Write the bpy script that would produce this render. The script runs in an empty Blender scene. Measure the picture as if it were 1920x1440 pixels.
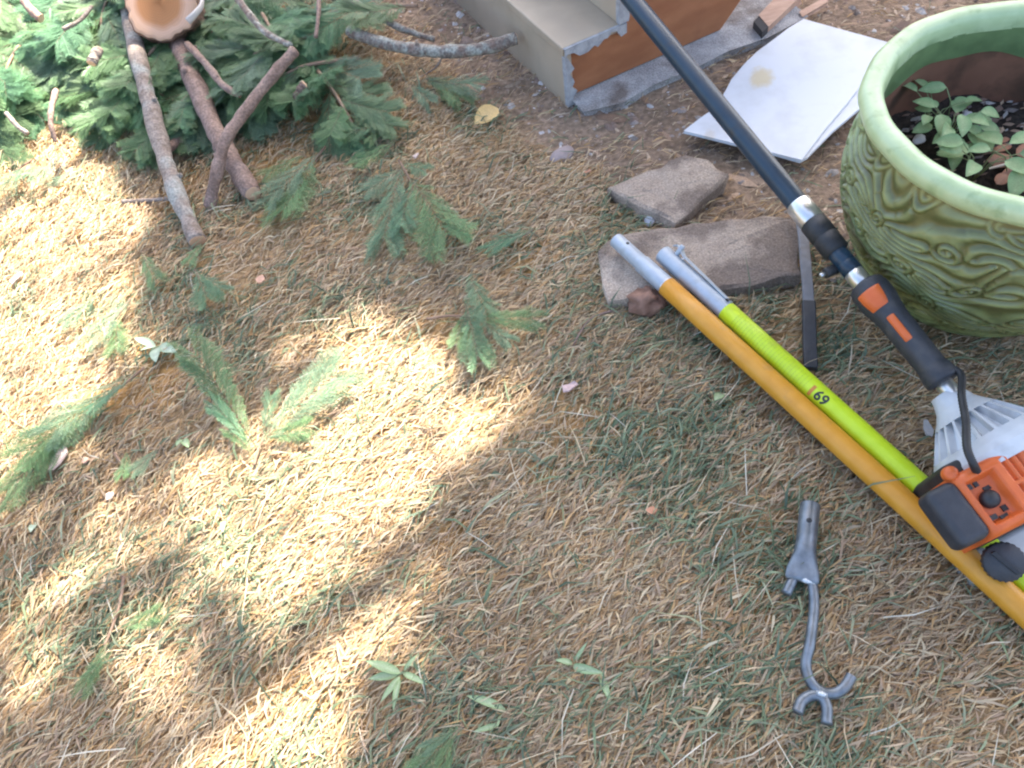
import bpy, math, random
import numpy as np
from mathutils import Vector, Matrix

random.seed(7)
RNG = np.random.default_rng(11)
R = math.radians
sc = bpy.context.scene
COL = sc.collection

# ------------------------------------------------------------------ camera
CAM_H = 1.15
FPX = 1420.0                                   # focal length in pixels of a 1920 wide picture
_n = np.array([1180 - 960, 1710 - 720, FPX]); _n = _n / np.linalg.norm(_n)
C_F = np.array([0, math.sqrt(1 - _n[2] ** 2), -_n[2]])
_rz = -_n[0]; _ry = -(C_F[2] * _rz) / C_F[1]
C_R = np.array([math.sqrt(1 - _rz ** 2 - _ry ** 2), _ry, _rz])
C_U = np.cross(C_R, C_F)
cam_d = bpy.data.cameras.new('camera')
cam = bpy.data.objects.new('camera', cam_d); COL.objects.link(cam)
cam_d.sensor_width = 36.0
cam_d.lens = FPX / 1920 * 36
cam_d.clip_start = 0.02
cam_d.clip_end = 500
M = Matrix(((C_R[0], C_U[0], -C_F[0], 0), (C_R[1], C_U[1], -C_F[1], 0), (C_R[2], C_U[2], -C_F[2], CAM_H), (0, 0, 0, 1)))
cam.matrix_world = M
sc.camera = cam

# ------------------------------------------------------------------ sky, sun, exposure
SUN_EL, SUN_AZ = R(54), R(52)                  # azimuth measured from +X towards +Y
sun_dir = np.array([math.cos(SUN_EL) * math.cos(SUN_AZ), math.cos(SUN_EL) * math.sin(SUN_AZ), math.sin(SUN_EL)])
w = bpy.data.worlds.new('World'); sc.world = w; w.use_nodes = True
nt = w.node_tree; nt.nodes.clear()
sky = nt.nodes.new('ShaderNodeTexSky'); sky.sky_type = 'NISHITA'; sky.sun_disc = False
sky.sun_elevation = SUN_EL; sky.sun_rotation = math.pi / 2 - SUN_AZ
sky.air_density = 1.0; sky.dust_density = 4.0; sky.ozone_density = 1.0
bg = nt.nodes.new('ShaderNodeBackground'); bg.inputs[1].default_value = 0.115
wo = nt.nodes.new('ShaderNodeOutputWorld')
nt.links.new(sky.outputs[0], bg.inputs[0]); nt.links.new(bg.outputs[0], wo.inputs[0])
sun_l = bpy.data.lights.new('sun', 'SUN'); sun_l.energy = 5.0; sun_l.angle = R(0.7); sun_l.color = (1.0, 0.94, 0.84)
sun = bpy.data.objects.new('sun', sun_l); COL.objects.link(sun)
sun.rotation_euler = Vector(-sun_dir).to_track_quat('-Z', 'Y').to_euler()
sun.location = (3, 4, 6)
vs = sc.view_settings
vs.view_transform = 'Standard'; vs.look = 'None'; vs.gamma = 1.0; vs.exposure = 2.4
vs.use_curve_mapping = False
sc.cycles.filter_width = 2.2
sc.cycles.use_denoising = True
sc.cycles.denoiser = 'OPENIMAGEDENOISE'
sc.cycles.max_bounces = 6

# ------------------------------------------------------------------ helpers
def at(x, y, z=0.0):
    """world point at height z seen at that point of the photograph (used to measure the place)"""
    d = C_R * (x - 960) + C_U * (720 - y) + C_F * FPX
    t = (z - CAM_H) / d[2]
    return Vector((d[0] * t, d[1] * t, z))

def to_px(P):
    Q = np.asarray(P, float) - np.array([0, 0, CAM_H])
    zz = Q @ C_F
    return 960 + FPX * (Q @ C_R) / zz, 720 - FPX * (Q @ C_U) / zz

_gr = RNG.random((64, 64))
def vnoise(x, y, f=1.0, seed=0):
    x = np.asarray(x, float) * f + 17.3 * seed + 100; y = np.asarray(y, float) * f + 9.1 * seed + 100
    xi = np.floor(x).astype(int); yi = np.floor(y).astype(int)
    u = x - xi; v = y - yi; u = u * u * (3 - 2 * u); v = v * v * (3 - 2 * v)
    g = lambda a, b: _gr[a % 64, b % 64]
    return (g(xi, yi) * (1 - u) + g(xi + 1, yi) * u) * (1 - v) + (g(xi, yi + 1) * (1 - u) + g(xi + 1, yi + 1) * u) * v

def fbm(x, y, f=1.0, seed=0, o=3):
    s = 0; a = 1; t = 0
    for k in range(o):
        s = s + a * vnoise(x, y, f * 2 ** k, seed + k); t += a; a *= 0.5
    return s / t

def in_poly(px, py, poly):
    px = np.asarray(px, float); py = np.asarray(py, float); r = np.zeros(px.shape, bool)
    n = len(poly)
    for i in range(n):
        x1, y1 = poly[i]; x2, y2 = poly[(i + 1) % n]
        c = ((y1 > py) != (y2 > py)) & (px < (x2 - x1) * (py - y1) / (y2 - y1 + 1e-12) + x1)
        r ^= c
    return r

def soil_amount(x, y):
    """0 = lawn, 1 = bare earth along the steps, the slabs and the pot"""
    # line from the far left of the steps, past their corner, to the pot
    a = np.array([at(690, 40)[:2], at(960, 250)[:2], at(1140, 385)[:2], at(1420, 470)[:2], at(1640, 560)[:2], at(2300, 560)[:2]])
    x = np.asarray(x, float); y = np.asarray(y, float)
    yl = np.interp(x, a[:, 0], a[:, 1], left=6.0)
    d = y - yl + (fbm(x, y, 5, 3) - 0.5) * 0.30
    return np.clip(d / 0.16 + 0.5, 0, 1)

def ground_z(x, y):
    s = soil_amount(x, y)
    return (fbm(x, y, 4, 1) - 0.5) * 0.022 + (fbm(x, y, 22, 2) - 0.5) * 0.008 - 0.008 * s

# ---- materials
def nodes_of(name):
    m = bpy.data.materials.new(name); m.use_nodes = True
    return m, m.node_tree, m.node_tree.nodes['Principled BSDF']

def speckle(m, scale=260, amt=.35):
    t = m.node_tree; p = t.nodes['Principled BSDF']; l = p.inputs['Base Color'].links[0].from_socket
    tc = t.nodes.new('ShaderNodeTexCoord'); n = t.nodes.new('ShaderNodeTexNoise'); n.inputs['Scale'].default_value = scale; n.inputs['Detail'].default_value = 3; n.inputs['Roughness'].default_value = .7
    t.links.new(tc.outputs['Object'], n.inputs['Vector'])
    mr = t.nodes.new('ShaderNodeMapRange'); mr.inputs[1].default_value = .35; mr.inputs[2].default_value = .65; mr.inputs[3].default_value = 1 - amt; mr.inputs[4].default_value = 1 + amt
    t.links.new(n.outputs[0], mr.inputs[0])
    mx = t.nodes.new('ShaderNodeMix'); mx.data_type = 'RGBA'; mx.blend_type = 'MULTIPLY'; mx.inputs[0].default_value = 1
    t.links.new(l, mx.inputs[6]); t.links.new(mr.outputs[0], mx.inputs[7]); t.links.new(mx.outputs[2], p.inputs['Base Color'])
    return m

def mat(name, col, col2=None, scale=20, rough=0.6, bump=0.0, bscale=60, metallic=0.0, stretch=None, spec=None, detail=4, lo=0.35, hi=0.65, coat=0.0, dirt=None):
    m, t, p = nodes_of(name)
    tc = t.nodes.new('ShaderNodeTexCoord')
    src = tc.outputs['Object']
    if stretch:
        mp = t.nodes.new('ShaderNodeMapping'); mp.inputs['Scale'].default_value = stretch
        t.links.new(src, mp.inputs[0]); src = mp.outputs[0]
    p.inputs['Roughness'].default_value = rough; p.inputs['Metallic'].default_value = metallic
    if spec is not None: p.inputs['Specular IOR Level'].default_value = spec
    if coat: p.inputs['Coat Weight'].default_value = coat
    out = None
    if col2 is not None:
        n = t.nodes.new('ShaderNodeTexNoise'); n.inputs['Scale'].default_value = scale; n.inputs['Detail'].default_value = detail
        t.links.new(src, n.inputs['Vector'])
        r = t.nodes.new('ShaderNodeValToRGB')
        r.color_ramp.elements[0].position = lo; r.color_ramp.elements[1].position = hi
        r.color_ramp.elements[0].color = (*col, 1); r.color_ramp.elements[1].color = (*col2, 1)
        t.links.new(n.outputs[0], r.inputs[0]); out = r.outputs[0]
    if dirt is not None:
        dc, dsc, dlo, dhi = dirt
        n = t.nodes.new('ShaderNodeTexNoise'); n.inputs['Scale'].default_value = dsc; n.inputs['Detail'].default_value = 6
        t.links.new(tc.outputs['Object'], n.inputs['Vector'])
        mr = t.nodes.new('ShaderNodeMapRange'); mr.inputs[1].default_value = dlo; mr.inputs[2].default_value = dhi
        t.links.new(n.outputs[0], mr.inputs[0])
        mx = t.nodes.new('ShaderNodeMix'); mx.data_type = 'RGBA'
        t.links.new(mr.outputs[0], mx.inputs[0])
        if out is None: mx.inputs[6].default_value = (*col, 1)
        else: t.links.new(out, mx.inputs[6])
        mx.inputs[7].default_value = (*dc, 1); out = mx.outputs[2]
    if out is None: p.inputs['Base Color'].default_value = (*col, 1)
    else: t.links.new(out, p.inputs['Base Color'])
    if bump:
        n2 = t.nodes.new('ShaderNodeTexNoise'); n2.inputs['Scale'].default_value = bscale; n2.inputs['Detail'].default_value = 5
        t.links.new(src, n2.inputs['Vector'])
        b = t.nodes.new('ShaderNodeBump'); b.inputs['Strength'].default_value = bump; b.inputs['Distance'].default_value = 0.004
        t.links.new(n2.outputs[0], b.inputs['Height']); t.links.new(b.outputs[0], p.inputs['Normal'])
    return m

def attr_mat(name, attr='col', rough=0.7, trans=0.0, noise=0.0, nscale=80, bump=0.0, bscale=90, spec=0.3, coat=0.0):
    m, t, p = nodes_of(name)
    a = t.nodes.new('ShaderNodeAttribute'); a.attribute_name = attr
    c = a.outputs['Color']
    tc = t.nodes.new('ShaderNodeTexCoord')
    if noise:
        n = t.nodes.new('ShaderNodeTexNoise'); n.inputs['Scale'].default_value = nscale; n.inputs['Detail'].default_value = 5
        t.links.new(tc.outputs['Object'], n.inputs['Vector'])
        mr = t.nodes.new('ShaderNodeMapRange'); mr.inputs[1].default_value = 0.3; mr.inputs[2].default_value = 0.7
        mr.inputs[3].default_value = 1 - noise; mr.inputs[4].default_value = 1 + noise
        t.links.new(n.outputs[0], mr.inputs[0])
        h = t.nodes.new('ShaderNodeMix'); h.data_type = 'RGBA'; h.blend_type = 'MULTIPLY'; h.inputs[0].default_value = 1
        t.links.new(c, h.inputs[6]); t.links.new(mr.outputs[0], h.inputs[7]); c = h.outputs[2]
    t.links.new(c, p.inputs['Base Color'])
    p.inputs['Roughness'].default_value = rough; p.inputs['Specular IOR Level'].default_value = spec
    if coat: p.inputs['Coat Weight'].default_value = coat; p.inputs['Coat Roughness'].default_value = 0.15
    if bump:
        n2 = t.nodes.new('ShaderNodeTexNoise'); n2.inputs['Scale'].default_value = bscale; n2.inputs['Detail'].default_value = 6
        t.links.new(tc.outputs['Object'], n2.inputs['Vector'])
        b = t.nodes.new('ShaderNodeBump'); b.inputs['Strength'].default_value = bump; b.inputs['Distance'].default_value = 0.004
        t.links.new(n2.outputs[0], b.inputs['Height']); t.links.new(b.outputs[0], p.inputs['Normal'])
    if trans:
        tr = t.nodes.new('ShaderNodeBsdfTranslucent'); t.links.new(c, tr.inputs[0])
        mx = t.nodes.new('ShaderNodeMixShader'); mx.inputs[0].default_value = trans
        t.links.new(p.outputs[0], mx.inputs[1]); t.links.new(tr.outputs[0], mx.inputs[2])
        o = t.nodes['Material Output']; t.links.new(mx.outputs[0], o.inputs[0])
    return m

# ---- things and meshes
def tag(o, label, cat, group=None, kind=None):
    o['label'] = label; o['category'] = cat
    if group: o['group'] = group
    if kind: o['kind'] = kind
    return o

def thing(name, label, cat, loc=(0, 0, 0), group=None):
    o = bpy.data.objects.new(name, None); COL.objects.link(o)
    o.empty_display_size = 0.05; o.location = loc
    return tag(o, label, cat, group)

class MB:
    def __init__(s): s.v = []; s.f = []; s.c = []
    def add(s, vs, fs, col=None):
        b = len(s.v); s.v += [tuple(p) for p in vs]; s.f += [tuple(i + b for i in f) for f in fs]
        if col is not None: s.c += [col] * len(vs)
        return s
    def prism(s, top, depth, jag=0.0):
        """polygon of 3D points, extruded straight down by depth"""
        n = len(top); bot = [Vector(p) - Vector((0, 0, depth)) for p in top]
        return s.add(list(top) + bot, [tuple(range(n)), tuple(range(2 * n - 1, n - 1, -1))] + [(i, i + n, (i + 1) % n + n, (i + 1) % n)[::-1] for i in range(n)])
    def slab(s, poly, off):
        """polygon of 3D points, extruded by the vector off"""
        n = len(poly); p2 = [Vector(p) + Vector(off) for p in poly]
        return s.add(list(poly) + p2, [tuple(range(n)), tuple(range(2 * n - 1, n - 1, -1))] + [(i, (i + 1) % n, (i + 1) % n + n, i + n)[::-1] for i in range(n)])
    def tube(s, pts, rad, n=12, cap=True, wob=0.0, col=None, up=None, flat=1.0):
        pts = [Vector(p) for p in pts]; k = len(pts)
        if not hasattr(rad, '__len__'): rad = [rad] * k
        vs = []; ref = Vector(up) if up is not None else Vector((0.13, 0.2, 0.97))
        for i, p in enumerate(pts):
            t = (pts[min(i + 1, k - 1)] - pts[max(i - 1, 0)]).normalized()
            x = ref.cross(t)
            if x.length < 1e-4: x = Vector((1, 0, 0)).cross(t)
            x.normalize(); y = t.cross(x)
            for j in range(n):
                a = 2 * math.pi * j / n; r = rad[i] * (1 + (random.uniform(-wob, wob) if wob else 0))
                vs.append(p + x * (r * math.cos(a)) + y * (r * math.sin(a) * flat))
        fs = [(i * n + j, i * n + (j + 1) % n, (i + 1) * n + (j + 1) % n, (i + 1) * n + j) for i in range(k - 1) for j in range(n)]
        if cap: fs += [tuple(range(n - 1, -1, -1)), tuple((k - 1) * n + j for j in range(n))]
        return s.add(vs, fs, col)
    def lathe(s, prof, o, ax, ref, n=48, a0=None, a1=None, close=False, rf=None):
        """profile [(distance along ax, radius)] spun about ax through o; angle 0 at ref"""
        o = Vector(o); ax = Vector(ax).normalized(); x = (Vector(ref) - ax * Vector(ref).dot(ax)).normalized(); y = ax.cross(x)
        full = a0 is None
        if full: a0, a1 = 0, 2 * math.pi
        m = n if full else n + 1; vs = []
        for (h, r) in prof:
            for j in range(m):
                a = a0 + (a1 - a0) * j / n
                rr = r + (rf(h, a) if rf else 0)
                vs.append(o + ax * h + x * (rr * math.cos(a)) + y * (rr * math.sin(a)))
        k = len(prof); fs = []
        for i in range(k - 1):
            for j in range(n):
                b = (j + 1) % m
                fs.append((i * m + j, i * m + b, (i + 1) * m + b, (i + 1) * m + j))
        return s.add(vs, fs)
    def box(s, o, ex, ey, ez):
        o = Vector(o); ex = Vector(ex); ey = Vector(ey); ez = Vector(ez)
        vs = [o + ex * a + ey * b + ez * c for c in (-1, 1) for b in (-1, 1) for a in (-1, 1)]
        return s.add(vs, [(0, 2, 3, 1), (4, 5, 7, 6), (0, 1, 5, 4), (2, 6, 7, 3), (0, 4, 6, 2), (1, 3, 7, 5)])
    def build(s, name, m, parent=None, smooth=False, bevel=0.0, seg=2, loc=None, subd=0):
        o0 = Vector(loc or (0, 0, 0))
        if parent is not None and loc is None:
            q = parent; o0 = Vector((0, 0, 0))
            while q is not None: o0 += q.location; q = q.parent
        me = bpy.data.meshes.new(name)
        me.from_pydata([tuple(Vector(p) - o0) for p in s.v], [], s.f); me.update()
        if s.c:
            ca = me.color_attributes.new('col', 'FLOAT_COLOR', 'POINT')
            ca.data.foreach_set('color', np.array([(*c, 1.0) for c in s.c], dtype=np.float32).ravel())
        if smooth:
            me.polygons.foreach_set('use_smooth', [True] * len(me.polygons))
        o = bpy.data.objects.new(name, me); COL.objects.link(o); me.materials.append(m)
        if parent is not None: o.parent = parent
        elif loc is not None: o.location = o0
        if bevel:
            b = o.modifiers.new('bevel', 'BEVEL'); b.width = bevel; b.segments = seg; b.limit_method = 'ANGLE'; b.angle_limit = R(35)
            if smooth or seg > 1:
                me.polygons.foreach_set('use_smooth', [True] * len(me.polygons))
                wn = o.modifiers.new('wn', 'WEIGHTED_NORMAL'); wn.keep_sharp = True
        return o

def link_mesh(name, me, parent=None, mw=None):
    o = bpy.data.objects.new(name, me); COL.objects.link(o)
    if parent is not None: o.parent = parent
    if mw is not None: o.matrix_local = mw
    return o

def np_mesh(name, V, faces_flat, loop_tot, m, cols=None):
    me = bpy.data.meshes.new(name)
    me.vertices.add(len(V)); me.vertices.foreach_set('co', V.astype(np.float32).ravel())
    me.loops.add(len(faces_flat)); me.loops.foreach_set('vertex_index', faces_flat.astype(np.int32))
    me.polygons.add(len(loop_tot))
    st = np.concatenate([[0], np.cumsum(loop_tot)[:-1]]).astype(np.int32)
    me.polygons.foreach_set('loop_start', st)
    me.update(calc_edges=True); me.validate()
    if cols is not None:
        ca = me.color_attributes.new('col', 'FLOAT_COLOR', 'POINT')
        ca.data.foreach_set('color', np.c_[cols, np.ones(len(cols))].astype(np.float32).ravel())
    me.materials.append(m)
    o = bpy.data.objects.new(name, me); COL.objects.link(o)
    return o

# ------------------------------------------------------------------ ground
def build_ground():
    fine = np.arange(-2.6, 2.6001, 0.02)
    far = 2.6 + np.cumsum(0.02 * 1.22 ** np.arange(1, 34)); far = far[far < 60]
    ax = np.concatenate([-far[::-1], fine, far])
    X, Y = np.meshgrid(ax, ax + 1.3, indexing='ij')
    Z = ground_z(X, Y)
    n = len(ax); V = np.stack([X, Y, Z], -1).reshape(-1, 3)
    i, j = np.meshgrid(np.arange(n - 1), np.arange(n - 1), indexing='ij'); b = (i * n + j).ravel()
    F = np.stack([b, b + n, b + n + 1, b + 1], -1)
    S = soil_amount(X, Y).reshape(-1, 1)
    moss = np.clip((fbm(X, Y, 6, 8) - 0.38) * 4, 0, 1).reshape(-1, 1)
    lawn = np.array([0.32, 0.22, 0.12]) * (1 - moss) + np.array([0.345, 0.205, 0.082]) * moss
    k = fbm(X, Y, 9, 5).reshape(-1, 1)
    earth = np.array([0.26, 0.185, 0.13]) * (0.75 + 0.5 * k)
    C = lawn * (1 - S) + earth * S
    m = attr_mat('ground_earth', noise=0.38, nscale=75, rough=0.95, bump=0.9, bscale=120, spec=0.1)
    o = np_mesh('ground', V, F.ravel(), np.full(len(F), 4), m, C)
    o['kind'] = 'structure'
    o.data.polygons.foreach_set('use_smooth', [True] * len(F))
build_ground()

# ------------------------------------------------------------------ grass
def blades(name, xy, length, width, az, e0, e1, col, lift, m, tipcol=None):
    n = len(xy)
    d = np.stack([np.cos(az), np.sin(az), np.zeros(n)], -1); s = np.stack([-np.sin(az), np.cos(az), np.zeros(n)], -1)
    tw = RNG.normal(0, 0.5, n)[:, None]; s = s * np.cos(tw) + np.array([0, 0, 1.0]) * np.sin(tw)
    z0 = ground_z(xy[:, 0], xy[:, 1]) + lift
    p0 = np.c_[xy, z0]
    up = np.array([0, 0, 1.0])
    L = length[:, None]; W = width[:, None] / 2
    bend = RNG.normal(0, 0.22, n)[:, None]
    p1 = p0 + (d * np.cos(e0)[:, None] + up * np.sin(e0)[:, None]) * L * 0.5
    d2 = d * np.cos(bend) + s * np.sin(bend) * np.array([1, 1, 0])
    p2 = p1 + (d2 * np.cos(e1)[:, None] + up * np.sin(e1)[:, None]) * L * 0.5
    p2[:, 2] = np.maximum(p2[:, 2], ground_z(p2[:, 0], p2[:, 1]) + 0.002)
    V = np.stack([p0 - s * W * .8, p0 + s * W * .8, p1 + s * W, p1 - s * W, p2 + s * W * .15, p2 - s * W * .15], 1).reshape(-1, 3)
    b = (np.arange(n) * 6)[:, None]
    F = np.concatenate([b + np.array([0, 1, 2, 3]), b + np.array([3, 2, 4, 5])], 1).ravel()
    tc = col if tipcol is None else tipcol
    C = np.stack([col * .85, col * .85, col, col, tc, tc], 1).reshape(-1, 3)
    o = np_mesh(name, V, F, np.full(2 * n, 4), m, C)
    o['kind'] = 'stuff'
    return o

def scatter(n, keep):
    out = []; tot = 0
    while tot < n:
        # more points near the camera, fewer far off
        m_ = n * 2
        x = RNG.uniform(-2.2, 2.0, m_); y = RNG.uniform(-0.4, 3.6, m_)
        p = np.c_[x, y, np.zeros(m_)]
        u, v = to_px(p)
        vis = (p[:, 1] > -0.4) & (((p - np.array([0, 0, CAM_H])) @ C_F) > .3) & (u > -480) & (u < 2700) & (v > -160) & (v < 1800)
        k = vis & (RNG.random(m_) < np.clip(1.15 / np.maximum(0.2, np.hypot(y + 0.1, 1.0)) ** 1.2, 0, 1)) & (RNG.random(m_) < keep(x, y))
        q = np.c_[x, y][k]; out.append(q); tot += len(q)
    return np.concatenate(out)[:n]

def comb(xy, spread):
    a = 29 - 32 * xy[:, 0] + 4 * xy[:, 1] + (fbm(xy[:, 0], xy[:, 1], 2.5, 14) - .5) * 40
    flip = np.where(RNG.random(len(xy)) < 0.5, 180, 0)
    return np.radians(a + flip + RNG.normal(0, spread, len(xy)))

def pick(pal, n, jit=0.12):
    pal = np.array(pal); i = RNG.integers(0, len(pal), n)
    return np.clip(pal[i] * (1 + RNG.normal(0, jit, (n, 1))), 0.01, 0.9)

def lawn_keep(x, y): return np.clip(1 - 0.93 * soil_amount(x, y), 0, 1)
def dry_keep(x, y):
    return lawn_keep(x, y) * np.clip(0.22 + 2.8 * (fbm(x, y, 9, 21) - 0.36), 0.16, 1)
def green_keep(x, y):
    g = np.clip((fbm(x, y, 8, 31) - 0.46) * 5, 0.11, 1)
    g = g * np.clip(0.85 + 0.15 * np.clip(x * 1.6, -1, 1.2), 0.3, 1.2)
    s = soil_amount(x, y)
    return np.clip(g * (1 - 0.96 * s) + 0.35 * s * ((x > .55) & (y < 1.0)), 0, 1)

M_dry = attr_mat('dry_grass_blade', rough=0.65, trans=0.12, spec=0.3)
M_green = attr_mat('green_grass_blade', rough=0.55, trans=0.22, spec=0.35)
DRY = [(0.47, 0.35, 0.225), (0.53, 0.43, 0.30), (0.38, 0.255, 0.15), (0.33, 0.21, 0.115), (0.44, 0.36, 0.28), (0.50, 0.385, 0.29), (0.31, 0.24, 0.175), (0.46, 0.31, 0.165), (0.57, 0.49, 0.375), (0.42, 0.31, 0.24)]
GRN = [(0.14, 0.185, 0.10), (0.18, 0.23, 0.125), (0.12, 0.17, 0.10), (0.23, 0.27, 0.16), (0.28, 0.30, 0.19), (0.13, 0.18, 0.115)]

def build_grass():
    n = 400000
    xy = scatter(n, dry_keep)
    e0 = np.abs(RNG.normal(0.20, 0.22, n)); e1 = -np.abs(RNG.normal(0.15, 0.3, n))
    col = pick(DRY, n, 0.10) * np.array([1.08, 1.02, 0.87])
    # dead patches are browner, others paler
    pn = fbm(xy[:, 0], xy[:, 1], 3.5, 41)[:, None]
    col = col * (0.72 + 0.55 * pn)
    blades('dry_grass', xy, RNG.gamma(4, 0.0052, n) + 0.005, RNG.gamma(4, 0.00040, n) + 0.0006, comb(xy, 28), e0, e1, col, RNG.uniform(0, 0.012, n), M_dry)
    tag(bpy.data.objects['dry_grass'], 'straw coloured dry lawn grass matted over the ground', 'grass')
    n = 36000
    xy = scatter(n, green_keep)
    e0 = np.abs(RNG.normal(0.42, 0.3, n)); e1 = RNG.normal(-0.15, 0.35, n)
    col = pick(GRN, n, 0.18); tip = col * 1.1 + np.array([0.05, 0.04, 0.01])
    blades('green_grass', xy, RNG.gamma(5, 0.0075, n) + 0.010, RNG.gamma(5, 0.00038, n) + 0.0008, comb(xy, 38), e0, e1, col, RNG.uniform(0, 0.006, n), M_green, tip)
    tag(bpy.data.objects['green_grass'], 'sparse living green grass blades among the dry lawn', 'grass')
    n = 1500
    xy = scatter(n, lambda x, y: np.clip(1 - 0.8 * soil_amount(x, y), 0, 1))
    e0 = np.abs(RNG.normal(0.12, 0.12, n)); e1 = -np.abs(RNG.normal(0.1, 0.15, n))
    blades('straw_stalks', xy, RNG.uniform(0.04, 0.11, n), RNG.uniform(0.001, 0.002, n), comb(xy, 34), e0, e1,
           pick([(0.66, 0.56, 0.40), (0.60, 0.47, 0.30), (0.66, 0.60, 0.47), (0.52, 0.40, 0.26)], n, 0.1), RNG.uniform(0.008, 0.022, n), M_dry)
    tag(bpy.data.objects['straw_stalks'], 'long pale straw stalks lying across the lawn', 'straw')
build_grass()

# ------------------------------------------------------------------ bare earth: grit and litter
def build_grit():
    def bits(name, n, keep, size, flat, pal, m, elong=1.6, box=None):
        xy = []
        while sum(map(len, xy)) < n:
            x = RNG.uniform(-0.3, 2.0, n * 3); y = RNG.uniform(0.5, 3.4, n * 3)
            k = RNG.random(n * 3) < keep(x, y); xy.append(np.c_[x, y][k])
        xy = np.concatenate(xy)[:n]
        base = np.array([(1, 0, 0), (.35, .8, .1), (-.7, .6, 0), (-1, -.2, .05), (-.2, -.8, 0), (.75, -.6, 0), (.2, .1, .9), (-.3, -.1, .8)])
        fc = np.array([(0, 1, 6), (1, 2, 7), (1, 7, 6), (2, 3, 7), (3, 4, 7), (4, 6, 7), (4, 5, 6), (5, 0, 6)])
        s = size * np.exp(RNG.normal(0, 0.45, n)); a = RNG.uniform(0, 6.28, n)
        L = base[None] * np.stack([s * elong, s, s * flat], -1)[:, None, :] * RNG.uniform(.75, 1.25, (n, 8, 1))
        X = L[..., 0] * np.cos(a)[:, None] - L[..., 1] * np.sin(a)[:, None] + xy[:, :1]
        Y = L[..., 0] * np.sin(a)[:, None] + L[..., 1] * np.cos(a)[:, None] + xy[:, 1:]
        Z = L[..., 2] + (ground_z(xy[:, 0], xy[:, 1]) - 0.001)[:, None]
        V = np.stack([X, Y, Z], -1).reshape(-1, 3)
        F = ((np.arange(n) * 8)[:, None, None] + fc[None]).ravel()
        C = np.repeat(pick(pal, n, .15), 8, 0)
        o = np_mesh(name, V, F, np.full(n * 8, 3), m, C); o['kind'] = 'stuff'
        return o
    mm = attr_mat('grit_stone', rough=0.85, noise=0.25, nscale=300)
    soil = lambda x, y: soil_amount(x, y) ** 2
    o = bits('gravel', 5200, soil, 0.0042, 0.75, [(.30, .27, .25), (.42, .39, .37), (.22, .17, .14), (.36, .30, .27), (.50, .47, .45)], mm, 1.25)
    tag(o, 'small grey gravel and grit in the bare earth by the steps', 'gravel')
    o = bits('earth_crumbs', 9000, soil, 0.0038, 0.8, [(.24, .17, .13), (.29, .21, .165), (.20, .14, .11), (.33, .24, .19)], mm, 1.3)
    tag(o, 'loose brown crumbs of dry earth beside the pot', 'soil')
    o = bits('bark_litter', 3600, soil, 0.0055, 0.25, [(.33, .22, .15), (.24, .15, .10), (.42, .29, .20), (.50, .38, .27), (.20, .13, .10)], mm, 2.6)
    tag(o, 'brown bark crumbs and needle litter on the bare earth', 'litter')
build_grit()

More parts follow.
